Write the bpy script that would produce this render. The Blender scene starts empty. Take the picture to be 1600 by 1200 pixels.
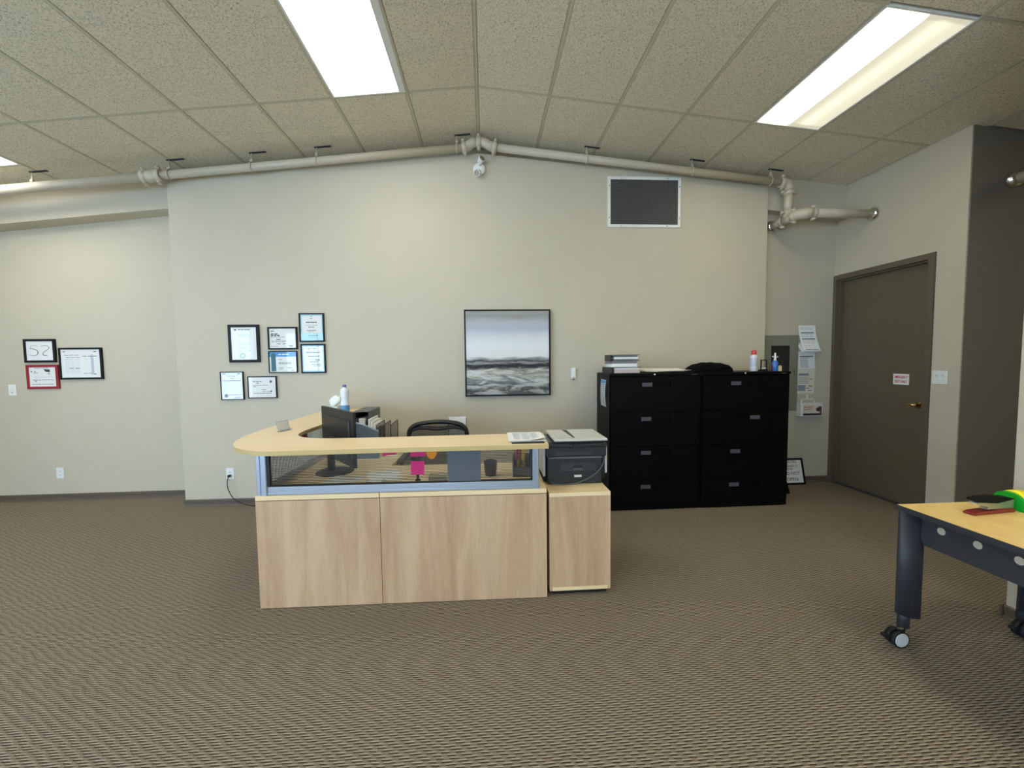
import bpy, bmesh, math, random
from mathutils import Vector, Matrix
random.seed(7)
SC = bpy.context.scene
COL = SC.collection
PI = math.pi

# ------------------------------------------------------------------ camera
F_PX, PITCH, YAW, ROLL, EYE = 640.0, math.radians(3.35), math.radians(3.63), math.radians(-0.69), 1.498
cd = bpy.data.cameras.new('camera'); cam = bpy.data.objects.new('camera', cd); COL.objects.link(cam)
cd.sensor_fit = 'HORIZONTAL'; cd.sensor_width = 36.0; cd.lens = 36.0 * F_PX / 1600.0; cd.clip_start = 0.05
fw = Vector((math.sin(YAW) * math.cos(PITCH), math.cos(YAW) * math.cos(PITCH), -math.sin(PITCH)))
rt = Vector((math.cos(YAW), -math.sin(YAW), 0)); up = rt.cross(fw)
rr = rt * math.cos(ROLL) + up * math.sin(ROLL); uu = up * math.cos(ROLL) - rt * math.sin(ROLL)
cam.matrix_world = Matrix(((rr.x, uu.x, -fw.x, 0), (rr.y, uu.y, -fw.y, 0), (rr.z, uu.z, -fw.z, EYE), (0, 0, 0, 1)))
SC.camera = cam

# ------------------------------------------------------------------ world, exposure
SC.view_settings.view_transform = 'Standard'; SC.view_settings.look = 'None'
SC.view_settings.gamma = 1.0; SC.view_settings.use_curve_mapping = False
SC.view_settings.exposure = 0.76
LAMP_POWER = 8.0      # emission of the fluorescent lenses
SKY_POWER = 6.0
wd = bpy.data.worlds.new('sky'); SC.world = wd; wd.use_nodes = True
bg = wd.node_tree.nodes['Background']; bg.inputs[0].default_value = (0.50, 0.72, 1.0, 1); bg.inputs[1].default_value = SKY_POWER
SC.cycles.max_bounces = 8; SC.cycles.diffuse_bounces = 5; SC.cycles.transparent_max_bounces = 16
SC.cycles.sample_clamp_indirect = 6.0
SC.cycles.use_denoising = True

# ------------------------------------------------------------------ materials
def lin(c):
    return tuple(((x / 255) / 12.92 if x <= 10 else (((x / 255) + 0.055) / 1.055) ** 2.4) for x in c)
MATS = {}
def base(name):
    m = bpy.data.materials.new(name); m.use_nodes = True
    return m, m.node_tree.nodes, m.node_tree.links, m.node_tree.nodes['Principled BSDF']
def mat(name, rgb, rough=0.6, metal=0.0, spec=0.5, noise=0.0, nscale=40.0, bump=0.0, bscale=200.0):
    if name in MATS: return MATS[name]
    m, N, L, b = base(name)
    c = lin(rgb)
    b.inputs['Base Color'].default_value = (*c, 1); b.inputs['Roughness'].default_value = rough
    b.inputs['Metallic'].default_value = metal; b.inputs['Specular IOR Level'].default_value = spec
    tc = N.new('ShaderNodeTexCoord')
    if noise > 0:
        n = N.new('ShaderNodeTexNoise'); n.inputs['Scale'].default_value = nscale; n.inputs['Detail'].default_value = 3
        L.new(tc.outputs['Object'], n.inputs['Vector'])
        r = N.new('ShaderNodeValToRGB')
        r.color_ramp.elements[0].position = 0.3; r.color_ramp.elements[1].position = 0.7
        r.color_ramp.elements[0].color = (*[x * (1 - noise) for x in c], 1); r.color_ramp.elements[1].color = (*[min(1, x * (1 + noise)) for x in c], 1)
        L.new(n.outputs['Fac'], r.inputs['Fac']); L.new(r.outputs['Color'], b.inputs['Base Color'])
    if bump > 0:
        n2 = N.new('ShaderNodeTexNoise'); n2.inputs['Scale'].default_value = bscale; n2.inputs['Detail'].default_value = 2
        L.new(tc.outputs['Object'], n2.inputs['Vector'])
        bp = N.new('ShaderNodeBump'); bp.inputs['Strength'].default_value = bump; bp.inputs['Distance'].default_value = 0.002
        L.new(n2.outputs['Fac'], bp.inputs['Height']); L.new(bp.outputs['Normal'], b.inputs['Normal'])
    MATS[name] = m; return m

def math_node(N, L, op, a, b=None, c=None):
    n = N.new('ShaderNodeMath'); n.operation = op
    for i, v in enumerate((a, b, c)):
        if v is None: continue
        if isinstance(v, (int, float)): n.inputs[i].default_value = v
        else: L.new(v, n.inputs[i])
    return n.outputs[0]
def ramp(N, L, fac, stops, interp='LINEAR'):
    r = N.new('ShaderNodeValToRGB'); r.color_ramp.interpolation = interp
    el = r.color_ramp.elements
    while len(el) < len(stops): el.new(0.5)
    for e, (p, c) in zip(el, stops):
        e.position = p; e.color = (*lin(c), 1)
    L.new(fac, r.inputs['Fac']); return r.outputs['Color']

M_WALL = mat('wall_paint', (198, 189, 167), 0.62, noise=0.015, nscale=3, bump=0.12, bscale=260)
M_DARKWALL = mat('charcoal_paint', (122, 117, 111), 0.6, noise=0.015, nscale=3, bump=0.12, bscale=260)
M_BASEB = mat('vinyl_baseboard', (96, 84, 72), 0.5)
M_DOOR = mat('brown_door_paint', (98, 88, 70), 0.42, noise=0.03, nscale=5)
M_FRAME = mat('brown_frame_paint', (100, 88, 74), 0.45)

def ceiling_material():
    m, N, L, b = base('fissured_ceiling_tile')
    tc = N.new('ShaderNodeTexCoord')
    n = N.new('ShaderNodeTexNoise'); n.inputs['Scale'].default_value = 125; n.inputs['Detail'].default_value = 3; n.inputs['Distortion'].default_value = 1.2
    L.new(tc.outputs['Object'], n.inputs['Vector'])
    col = ramp(N, L, n.outputs['Fac'], [(0.34, (158, 149, 124)), (0.47, (226, 216, 189)), (0.7, (238, 228, 202))])
    L.new(col, b.inputs['Base Color'])
    bp = N.new('ShaderNodeBump'); bp.inputs['Strength'].default_value = 0.5; bp.inputs['Distance'].default_value = 0.003
    L.new(n.outputs['Fac'], bp.inputs['Height']); L.new(bp.outputs['Normal'], b.inputs['Normal'])
    b.inputs['Roughness'].default_value = 0.9
    return m
M_CEIL = ceiling_material()
M_TEE = mat('ceiling_grid_paint', (196, 189, 163), 0.6)

def carpet_material():
    m, N, L, b = base('ribbed_carpet')
    tc = N.new('ShaderNodeTexCoord'); sp = N.new('ShaderNodeSeparateXYZ'); L.new(tc.outputs['Object'], sp.inputs[0])
    ripple = N.new('ShaderNodeTexNoise'); ripple.inputs['Scale'].default_value = 9; L.new(tc.outputs['Object'], ripple.inputs['Vector'])
    ys = math_node(N, L, 'ADD', sp.outputs[1], math_node(N, L, 'MULTIPLY', ripple.outputs['Fac'], 0.010))
    row = math_node(N, L, 'MULTIPLY', ys, 1 / 0.0125)
    rid = math_node(N, L, 'FLOOR', row); rf = math_node(N, L, 'FRACT', row)
    # loops stand in rows: each row is a chain of short dark dashes with a pale ridge behind, staggered from row to row
    wn = N.new('ShaderNodeTexWhiteNoise'); wn.noise_dimensions = '1D'; L.new(rid, wn.inputs['W'])
    ph = math_node(N, L, 'ADD', math_node(N, L, 'MULTIPLY', rid, 0.382), math_node(N, L, 'MULTIPLY', wn.outputs['Value'], 0.22))
    wob = math_node(N, L, 'MULTIPLY', ripple.outputs['Fac'], 0.9)
    xf = math_node(N, L, 'FRACT', math_node(N, L, 'ADD', math_node(N, L, 'ADD', math_node(N, L, 'MULTIPLY', sp.outputs[0], 1 / 0.060), ph), wob))
    dd = math_node(N, L, 'ABSOLUTE', math_node(N, L, 'SUBTRACT', xf, 0.5))
    dash = N.new('ShaderNodeMapRange'); dash.inputs[1].default_value = 0.34; dash.inputs[2].default_value = 0.24; L.new(dd, dash.inputs[0])
    dk = N.new('ShaderNodeMapRange'); dk.inputs[1].default_value = 0.22; dk.inputs[2].default_value = 0.10; L.new(math_node(N, L, 'ABSOLUTE', math_node(N, L, 'SUBTRACT', rf, 0.28)), dk.inputs[0])
    lt = N.new('ShaderNodeMapRange'); lt.inputs[1].default_value = 0.24; lt.inputs[2].default_value = 0.10; L.new(math_node(N, L, 'ABSOLUTE', math_node(N, L, 'SUBTRACT', rf, 0.72)), lt.inputs[0])
    strong = math_node(N, L, 'ADD', math_node(N, L, 'MULTIPLY', dash.outputs[0], 0.85), 0.15)
    sig = math_node(N, L, 'SUBTRACT', math_node(N, L, 'MULTIPLY', lt.outputs[0], 0.28), math_node(N, L, 'MULTIPLY', dk.outputs[0], 0.62))
    fine = N.new('ShaderNodeTexNoise'); fine.inputs['Scale'].default_value = 420; fine.inputs['Detail'].default_value = 2; L.new(tc.outputs['Object'], fine.inputs['Vector'])
    f3 = math_node(N, L, 'ADD', math_node(N, L, 'ADD', math_node(N, L, 'MULTIPLY', sig, strong), math_node(N, L, 'MULTIPLY', math_node(N, L, 'SUBTRACT', fine.outputs['Fac'], 0.5), 0.9)), 0.56)
    col = ramp(N, L, f3, [(0.0, (48, 41, 34)), (0.28, (84, 74, 63)), (0.56, (128, 116, 100)), (0.95, (192, 178, 156))])
    L.new(col, b.inputs['Base Color']); b.inputs['Roughness'].default_value = 0.95; b.inputs['Specular IOR Level'].default_value = 0.1
    bp = N.new('ShaderNodeBump'); bp.inputs['Strength'].default_value = 0.6; bp.inputs['Distance'].default_value = 0.004
    L.new(f3, bp.inputs['Height']); L.new(bp.outputs['Normal'], b.inputs['Normal'])
    return m
M_CARPET = carpet_material()

def wood_material(name, light, dark, vertical=True, contrast=1.0, rough=0.42):
    m, N, L, b = base(name)
    tc = N.new('ShaderNodeTexCoord'); mp = N.new('ShaderNodeMapping')
    mp.inputs['Scale'].default_value = (1, 1, 0.09) if vertical else (0.09, 1, 1)
    L.new(tc.outputs['Object'], mp.inputs['Vector'])
    n = N.new('ShaderNodeTexNoise'); n.inputs['Scale'].default_value = 9; n.inputs['Detail'].default_value = 5; n.inputs['Distortion'].default_value = 0.9
    L.new(mp.outputs[0], n.inputs['Vector'])
    n2 = N.new('ShaderNodeTexNoise'); n2.inputs['Scale'].default_value = 130; n2.inputs['Detail'].default_value = 2; L.new(mp.outputs[0], n2.inputs['Vector'])
    f = math_node(N, L, 'ADD', math_node(N, L, 'MULTIPLY', n.outputs['Fac'], 0.75), math_node(N, L, 'MULTIPLY', n2.outputs['Fac'], 0.25))
    mid = tuple((a + d) / 2 for a, d in zip(light, dark))
    col = ramp(N, L, f, [(0.36, dark), (0.5, mid), (0.62, light)])
    L.new(col, b.inputs['Base Color']); b.inputs['Roughness'].default_value = rough
    return m
M_PANEL = wood_material('maple_panel', (206, 174, 138), (182, 147, 112), True)
M_TOP = wood_material('maple_top', (244, 220, 174), (236, 208, 160), False, rough=0.35)
M_EDGE = mat('maple_edge_band', (196, 170, 112), 0.5)
M_TABLE = wood_material('beech_table_top', (244, 210, 138), (234, 196, 122), True, rough=0.35)
M_ALU = mat('brushed_aluminium', (184, 192, 204), 0.35, metal=0.75)
M_GRAYMETAL = mat('table_grey_metal', (48, 49, 54), 0.5, metal=0.0)
M_PIPE = mat('painted_pipe', (196, 186, 164), 0.35, spec=0.6)
M_CHROME = mat('chrome', (225, 225, 225), 0.12, metal=1.0)
M_BRASS = mat('polished_brass', (232, 196, 120), 0.15, metal=1.0)
M_BLACK = mat('black_plastic', (22, 22, 24), 0.45)
M_CABBLACK = mat('black_cabinet_enamel', (6, 6, 7), 0.45, spec=0.12)
M_FRAMEBLACK = mat('black_frame_lacquer', (14, 14, 16), 0.5, spec=0.25)
M_FRAMERED = mat('red_frame_lacquer', (150, 24, 40), 0.4)
M_WHITEPL = mat('white_plastic', (232, 232, 226), 0.4)
M_PAPER = mat('white_paper', (238, 238, 234), 0.8)
M_INK = mat('grey_print', (120, 124, 130), 0.8)
M_INKDARK = mat('dark_print', (50, 52, 56), 0.8)
M_INKPALE = mat('pale_print', (196, 202, 210), 0.8)
M_BLUEP = mat('blue_print', (84, 160, 214), 0.7)
M_TEAL = mat('teal_print', (70, 120, 140), 0.7)
M_CYAN = mat('pale_cyan_mount', (170, 214, 224), 0.7)
M_DGRAY = mat('dark_grey_plastic', (38, 41, 44), 0.45)
M_MGRAY = mat('mid_grey_plastic', (88, 92, 98), 0.45)
M_LGRAY = mat('light_grey_plastic', (204, 204, 198), 0.4)
M_PINK = mat('magenta_note', (206, 44, 110), 0.8)
M_ORANGE = mat('orange_note', (226, 140, 30), 0.8)
M_RUBBER = mat('black_rubber', (16, 16, 16), 0.7)
M_CLOTH = mat('black_fleece', (12, 12, 15), 0.95, spec=0.1, noise=0.2, nscale=60, bump=0.6, bscale=60)
M_MESH = None

def glass_material(name, tint=(1, 1, 1), base_reflect=0.06, rough=0.0):
    m, N, L, b = base(name); N.remove(b); out = N['Material Output']
    t = N.new('ShaderNodeBsdfTransparent'); t.inputs[0].default_value = (*tint, 1)
    g = N.new('ShaderNodeBsdfGlossy'); g.inputs['Roughness'].default_value = rough
    lw = N.new('ShaderNodeLayerWeight'); lw.inputs[0].default_value = 0.5      # Schlick reflectance from the facing angle
    mx = N.new('ShaderNodeMixShader')
    L.new(math_node(N, L, 'ADD', math_node(N, L, 'MULTIPLY', math_node(N, L, 'POWER', lw.outputs['Facing'], 5.0), 0.9), base_reflect), mx.inputs[0])
    L.new(t.outputs[0], mx.inputs[1]); L.new(g.outputs[0], mx.inputs[2]); L.new(mx.outputs[0], out.inputs[0])
    return m
M_GLASS = glass_material('picture_glass', base_reflect=0.025)
M_POLY = glass_material('polycarbonate_sheet', (0.93, 0.94, 0.95), 0.06, 0.1)
M_CLEARPL = glass_material('clear_plastic', (0.85, 0.90, 0.95), 0.10, 0.05)
M_RIB = glass_material('polycarbonate_rib', (0.55, 0.54, 0.52), 0.04, 0.2)
M_TINTED = glass_material('frosted_grey_film', (0.32, 0.34, 0.37), 0.04, 0.3)
def mesh_material(name, rgb, scale, keep=0.55):
    m, N, L, b = base(name); out = N['Material Output']
    b.inputs['Base Color'].default_value = (*lin(rgb), 1); b.inputs['Roughness'].default_value = 0.5
    tc = N.new('ShaderNodeTexCoord'); sp = N.new('ShaderNodeSeparateXYZ'); L.new(tc.outputs['Object'], sp.inputs[0])
    s = math_node(N, L, 'ADD', sp.outputs[0], sp.outputs[1])
    a = math_node(N, L, 'FRACT', math_node(N, L, 'MULTIPLY', s, scale)); z = math_node(N, L, 'FRACT', math_node(N, L, 'MULTIPLY', sp.outputs[2], scale))
    hole = math_node(N, L, 'MULTIPLY', math_node(N, L, 'GREATER_THAN', a, keep), math_node(N, L, 'GREATER_THAN', z, keep * 0.6))
    t = N.new('ShaderNodeBsdfTransparent'); mx = N.new('ShaderNodeMixShader')
    L.new(hole, mx.inputs[0]); L.new(b.outputs[0], mx.inputs[1]); L.new(t.outputs[0], mx.inputs[2]); L.new(mx.outputs[0], out.inputs[0])
    return m
M_CHAIRMESH = mesh_material('chair_back_mesh', (34, 34, 34), 120, 0.55)
M_WIREMESH = mesh_material('wire_mesh', (40, 40, 42), 260, 0.5)

# ------------------------------------------------------------------ geometry helpers (world coordinates)
def BM(): return bmesh.new()
def box(bm, x0, x1, y0, y1, z0, z1, mi=0, bev=0.0, seg=2):
    vs = [bm.verts.new((x, y, z)) for z in (z0, z1) for y in (y0, y1) for x in (x0, x1)]
    fs = [bm.faces.new([vs[i] for i in q]) for q in ((0, 2, 3, 1), (4, 5, 7, 6), (0, 1, 5, 4), (1, 3, 7, 5), (3, 2, 6, 7), (2, 0, 4, 6))]
    for f in fs: f.material_index = mi
    if bev > 0:
        es = list({e for f in fs for e in f.edges})
        r = bmesh.ops.bevel(bm, geom=es, offset=bev, segments=seg, profile=0.7, affect='EDGES')
        for f in r['faces']: f.material_index = mi; f.smooth = True
    return vs
def xform(verts, M):
    for v in verts: v.co = M @ v.co
def prism(bm, pts, a0, a1, axis='z', mi=0, bev=0.0):
    def mk(p, a):
        if axis == 'z': return (p[0], p[1], a)
        if axis == 'y': return (p[0], a, p[1])
        return (a, p[0], p[1])
    lo = [bm.verts.new(mk(p, a0)) for p in pts]; hi = [bm.verts.new(mk(p, a1)) for p in pts]
    n = len(pts); fs = []
    for i in range(n): fs.append(bm.faces.new((lo[i], lo[(i + 1) % n], hi[(i + 1) % n], hi[i])))
    caps = [bm.faces.new(lo[::-1]), bm.faces.new(hi)]
    fs += caps
    for f in fs: f.material_index = mi
    if bev > 0:
        es = list({e for f in caps for e in f.edges})
        r = bmesh.ops.bevel(bm, geom=es, offset=bev, segments=2, profile=0.7, affect='EDGES')
        for f in r['faces']: f.material_index = mi
    return lo + hi
def tube(bm, pts, r, seg=12, mi=0, cap=True):
    pts = [Vector(p) for p in pts]; rs = r if isinstance(r, (list, tuple)) else [r] * len(pts)
    rings = []; prev = None
    for i, p in enumerate(pts):
        if i == 0: t = pts[1] - pts[0]
        elif i == len(pts) - 1: t = pts[-1] - pts[-2]
        else: t = (pts[i + 1] - p).normalized() + (p - pts[i - 1]).normalized()
        t.normalize()
        if prev is None:
            a = Vector((0, 0, 1)) if abs(t.z) < 0.9 else Vector((1, 0, 0))
            u = t.cross(a).normalized()
        else: u = (prev - t * prev.dot(t)).normalized()
        prev = u; v = t.cross(u)
        rings.append([bm.verts.new(p + (u * math.cos(2 * PI * k / seg) + v * math.sin(2 * PI * k / seg)) * rs[i]) for k in range(seg)])
    for a, b in zip(rings, rings[1:]):
        for k in range(seg):
            f = bm.faces.new((a[k], a[(k + 1) % seg], b[(k + 1) % seg], b[k])); f.smooth = True; f.material_index = mi
    if cap:
        for f in (bm.faces.new(rings[0][::-1]), bm.faces.new(rings[-1])): f.material_index = mi
def lathe(bm, prof, c=(0, 0, 0), seg=20, mi=0, axis='z'):
    rings = []
    for r, h in prof:
        ring = []
        for k in range(seg):
            a = 2 * PI * k / seg; x, y = r * math.cos(a), r * math.sin(a)
            p = (x, y, h) if axis == 'z' else ((x, h, y) if axis == 'y' else (h, x, y))
            ring.append(bm.verts.new((p[0] + c[0], p[1] + c[1], p[2] + c[2])))
        rings.append(ring)
    for a, b in zip(rings, rings[1:]):
        for k in range(seg):
            f = bm.faces.new((a[k], a[(k + 1) % seg], b[(k + 1) % seg], b[k])); f.smooth = True; f.material_index = mi
    for ring in (rings[0][::-1], rings[-1]):
        f = bm.faces.new(ring); f.material_index = mi
def quad(bm, p, mi=0):
    f = bm.faces.new([bm.verts.new(q) for q in p]); f.material_index = mi; return f

WM = {}
def root_of(name, loc, rz=0.0):
    o = bpy.data.objects.new(name, None); COL.objects.link(o); o.empty_display_size = 0.1
    o.location = loc; o.rotation_euler = (0, 0, rz)
    WM[o.name] = Matrix.Translation(loc) @ Matrix.Rotation(rz, 4, 'Z')
    return o
def thing(name, label, cat, loc=(0, 0, 0), rz=0.0, group=None):
    o = root_of(name, loc, rz); o['label'] = label; o['category'] = cat
    if group: o['group'] = group
    return o
def tag(o, label, cat, group=None):
    o['label'] = label; o['category'] = cat
    if group: o['group'] = group
    return o
def obj(name, bm, mats, parent=None, local=False, label=None, kind=None, origin=None):
    bmesh.ops.recalc_face_normals(bm, faces=bm.faces)
    me = bpy.data.meshes.new(name); bm.to_mesh(me); bm.free()
    for m in (mats if isinstance(mats, (list, tuple)) else [mats]): me.materials.append(m)
    o = bpy.data.objects.new(name, me); COL.objects.link(o)
    if parent is not None:
        o.parent = parent
        if not local: me.transform(WM[parent.name].inverted())
        WM[o.name] = WM[parent.name].copy()
    else:
        if origin is not None:
            me.transform(Matrix.Translation(-Vector(origin))); o.location = origin
            WM[o.name] = Matrix.Translation(origin)
        else: WM[o.name] = Matrix.Identity(4)
    if label: o['label'] = label
    if kind: o['kind'] = kind
    return o
def struct(name, bm, m, parent=None): 
    o = obj(name, bm, m, parent)
    if parent is None: o['kind'] = 'structure'
    return o
def text_bm(bm, body, size, M, mi=0, extrude=0.0004, align='CENTER', sx=1.0, bold=0.0):
    cu = bpy.data.curves.new('lettering', 'FONT'); cu.body = body; cu.size = size; cu.align_x = align; cu.align_y = 'CENTER'
    cu.extrude = extrude; cu.resolution_u = 2; cu.offset = bold
    t = bpy.data.objects.new('lettering', cu)
    me = bpy.data.meshes.new_from_object(t)
    me.transform(M @ Matrix.Diagonal((sx, 1, 1, 1)))
    n0 = len(bm.faces); bm.from_mesh(me); bm.faces.ensure_lookup_table()
    for f in bm.faces[n0:]: f.material_index = mi
    bpy.data.objects.remove(t); bpy.data.curves.remove(cu); bpy.data.meshes.remove(me)
# matrices placing text (drawn in XY) on a plane facing -Y / facing -X
def on_y(x, y, z): return Matrix.Translation((x, y, z)) @ Matrix.Rotation(PI / 2, 4, 'X')
def on_x(x, y, z): return Matrix.Translation((x, y, z)) @ Matrix.Rotation(-PI / 2, 4, 'Z') @ Matrix.Rotation(PI / 2, 4, 'X')

# ================================================================== THE SETTING
RX, RZ, SL, SR = -0.039, 3.813, 0.106, 0.097          # ceiling ridge and slopes
def ceil_z(x): return RZ - (SL * (RX - x) if x < RX else SR * (x - RX))
XL0, XR0, YB = -6.6, 6.2, -4.2

b = BM(); box(b, XL0 - .2, XR0 + .2, YB - .2, 5.2, -0.12, 0.0); struct('floor', b, M_CARPET)
# back bump-out wall with gabled top
b = BM(); prism(b, [(-3.18, 0), (3.147, 0), (3.147, 3.385), (RX, 3.672), (-3.18, 3.362)], 4.45, 4.80, 'y', bev=0.006); struct('wall_back', b, M_WALL)
# header above it, its underside running parallel to the ceiling
b = BM()
prism(b, [(XL0, ceil_z(XL0) - .337), (-3.17, ceil_z(-3.17) - .337), (-3.17, ceil_z(-3.17) + .1), (XL0, ceil_z(XL0) + .1)], 4.62, 5.1, 'y')
prism(b, [(3.13, ceil_z(3.13) - .365), (4.09, ceil_z(4.09) - .365), (4.09, ceil_z(4.09) + .1), (3.13, ceil_z(3.13) + .1)], 4.483, 5.1, 'y')
prism(b, [(-3.17, ceil_z(-3.17) - .4), (RX, ceil_z(RX) - .4), (3.13, ceil_z(3.13) - .4), (3.13, ceil_z(3.13) + .1), (RX, RZ + .1), (-3.17, ceil_z(-3.17) + .1)], 4.66, 5.1, 'y')  # recess added over the bump-out so the strip there goes dark
struct('wall_header', b, M_WALL)
b = BM(); box(b, XL0, -3.18, 4.81, 5.1, 0, 3.2); struct('wall_back_left', b, M_WALL)
b = BM(); box(b, 3.12, 4.2, 4.60, 4.9, 0, 3.2); struct('wall_back_right', b, M_WALL)
# wall with the emergency door (opening y 3.57..4.56, z 0..2.385)
b = BM()
box(b, 4.09, 4.26, 3.285, 3.555, 0, 3.6); box(b, 4.09, 4.26, 4.575, 4.9, 0, 3.6); box(b, 4.09, 4.26, 3.555, 4.575, 2.38, 3.6)
struct('wall_right', b, M_WALL)
b = BM(); box(b, 4.1, XR0, 3.28, 3.5, 0, 3.6); struct('wall_right_dark', b, M_DARKWALL)
b = BM(); box(b, 2.932, 3.07, YB, 2.07, 0, 3.54, bev=0.004); struct('wall_right_front', b, M_WALL)
b = BM(); box(b, XR0, XR0 + .15, YB, 3.5, 0, 3.6); struct('wall_right_end', b, M_WALL)
# rear wall (behind the camera) with a row of windows that lets the daylight in
wins = [(-6.2, -4.2), (-3.9, -1.9), (-1.6, 0.4)]
WZ0, WZ1 = 0.45, 2.45
b = BM()
edges = [XL0] + [v for w in wins for v in w] + [XR0]
for i in range(0, len(edges), 2): box(b, edges[i], edges[i + 1], YB - .15, YB, 0, 3.9)
for w in wins:
    box(b, w[0], w[1], YB - .15, YB, 0, WZ0); box(b, w[0], w[1], YB - .15, YB, WZ1, 3.9)
struct('wall_rear', b, M_WALL)
for i, w in enumerate(wins):
    b = BM()
    for a, c in ((w[0], w[0] + .05), (w[1] - .05, w[1]), ((w[0] + w[1]) / 2 - .02, (w[0] + w[1]) / 2 + .02)): box(b, a, c, YB - .1, YB - .04, WZ0, WZ1)
    box(b, w[0], w[1], YB - .1, YB - .04, WZ0, WZ0 + .05); box(b, w[0], w[1], YB - .1, YB - .04, WZ1 - .05, WZ1)
    wf = struct('window_%d' % (i + 1), b, M_WHITEPL)
    b = BM(); box(b, w[0] + .05, w[1] - .05, YB - .074, YB - .068, WZ0 + .05, WZ1 - .05); obj('pane', b, M_GLASS, wf)
    ld = bpy.data.lights.new('daylight_portal', 'AREA'); ld.shape = 'RECTANGLE'; ld.size = w[1] - w[0]; ld.size_y = WZ1 - WZ0; ld.cycles.is_portal = True
    lo = bpy.data.objects.new('daylight_portal', ld); COL.objects.link(lo); lo.location = ((w[0] + w[1]) / 2, YB - .16, (WZ0 + WZ1) / 2); lo.rotation_euler = (-PI / 2, 0, 0)
    lo['kind'] = 'structure'

# left side wall with two windows, beyond the frame
b = BM(); LW = [(-3.4, -1.4), (-0.8, 1.2)]
le = [YB] + [v for w in LW for v in w] + [5.1]
for i in range(0, len(le), 2): box(b, XL0 - .15, XL0, le[i], le[i + 1], 0, 3.4)
for w in LW: box(b, XL0 - .15, XL0, w[0], w[1], 0, WZ0); box(b, XL0 - .15, XL0, w[0], w[1], WZ1, 3.4)
struct('wall_left', b, M_WALL)
for i, w in enumerate(LW):
    b = BM()
    for a, c in ((w[0], w[0] + .05), (w[1] - .05, w[1])): box(b, XL0 - .1, XL0 - .04, a, c, WZ0, WZ1)
    box(b, XL0 - .1, XL0 - .04, w[0], w[1], WZ0, WZ0 + .05); box(b, XL0 - .1, XL0 - .04, w[0], w[1], WZ1 - .05, WZ1)
    wf = struct('window_%d' % (i + 4), b, M_WHITEPL)
    b = BM(); box(b, XL0 - .074, XL0 - .068, w[0] + .05, w[1] - .05, WZ0 + .05, WZ1 - .05); obj('pane', b, M_GLASS, wf)
    ld = bpy.data.lights.new('daylight_portal', 'AREA'); ld.shape = 'RECTANGLE'; ld.size = WZ1 - WZ0; ld.size_y = w[1] - w[0]; ld.cycles.is_portal = True
    lo = bpy.data.objects.new('daylight_portal', ld); COL.objects.link(lo); lo.location = (XL0 - .16, (w[0] + w[1]) / 2, (WZ0 + WZ1) / 2); lo.rotation_euler = (0, -PI / 2, 0)
    lo['kind'] = 'structure'

# baseboards: stepped vinyl profile
def baseboard(name, p0, p1, n, h=0.068):
    p0, p1, n = Vector(p0), Vector(p1), Vector(n)
    prof = [(0.0015, 0), (0.019, 0), (0.017, 0.012), (0.010, 0.016), (0.010, h * .6), (0.013, h * .66), (0.013, h - .008), (0.007, h), (0.0015, h)]
    b = BM(); a = [b.verts.new(p0 + n * d + Vector((0, 0, z + .001))) for d, z in prof]; c = [b.verts.new(p1 + n * d + Vector((0, 0, z + .001))) for d, z in prof]
    for i in range(len(prof)):
        j = (i + 1) % len(prof); b.faces.new((a[i], a[j], c[j], c[i]))
    b.faces.new(a); b.faces.new(c[::-1])
    struct(name, b, M_BASEB)
baseboard('baseboard_back', (-3.185, 4.45, 0), (3.147, 4.45, 0), (0, -1, 0))
baseboard('baseboard_back_left', (XL0, 4.81, 0), (-3.18, 4.81, 0), (0, -1, 0))
baseboard('baseboard_back_right', (3.147, 4.60, 0), (4.09, 4.60, 0), (0, -1, 0))
baseboard('baseboard_right', (4.09, 3.285, 0), (4.09, 3.51, 0), (-1, 0, 0))
baseboard('baseboard_right_dark', (4.1, 3.28, 0), (XR0, 3.28, 0), (0, -1, 0))
baseboard('baseboard_right_front', (2.932, YB, 0), (2.932, 2.07, 0), (-1, 0, 0), 0.075)
baseboard('baseboard_right_return', (2.913, 2.071, 0), (3.07, 2.071, 0), (0, 1, 0), 0.075)

# door_1: steel frame, leaf set back, lever, sign
b = BM()
for y0, y1 in ((3.515, 3.572), (4.558, 4.615)): box(b, 4.072, 4.27, y0, y1, 0, 2.375)
box(b, 4.072, 4.27, 3.515, 4.615, 2.375, 2.43)
for y0, y1 in ((3.572, 3.588), (4.542, 4.558)): box(b, 4.112, 4.150, y0, y1, 0, 2.375)
box(b, 4.112, 4.150, 3.588, 4.542, 2.359, 2.375)
door = struct('door_1', b, M_FRAME)
b = BM(); box(b, 4.152, 4.196, 3.578, 4.552, 0.008, 2.368, bev=0.002); obj('door_leaf', b, M_DOOR, door)
b = BM(); box(b, 4.10, 4.26, 3.574, 4.556, 0.001, 0.007); obj('threshold', b, M_INKDARK, door)
b = BM()
lathe(b, [(0.033, 0), (0.033, 0.008), (0.014, 0.014), (0.014, 0.05), (0.011, 0.055)], (4.0, 0, 0), 20, axis='x')
for v in b.verts: v.co.x = 4.152 - (v.co.x - 4.0); v.co.y += 3.66; v.co.z += 1.02
tube(b, [(4.10, 3.66, 1.02), (4.094, 3.69, 1.02), (4.096, 3.735, 1.016), (4.102, 3.765, 1.010)], [0.010, 0.010, 0.008, 0.006], 10)
obj('door_handle', b, M_BRASS, door)
sign = thing('exit_sign', 'small white door sign reading EMERGENCY EXIT ONLY in red', 'sign', (4.146, 3.84, 1.27))
b = BM(); box(b, 4.1485, 4.1515, 3.765, 3.92, 1.205, 1.312); obj('sign_plate', b, M_WHITEPL, sign)
M_REDINK = mat('red_print', (186, 40, 60), 0.7)
b = BM()
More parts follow.
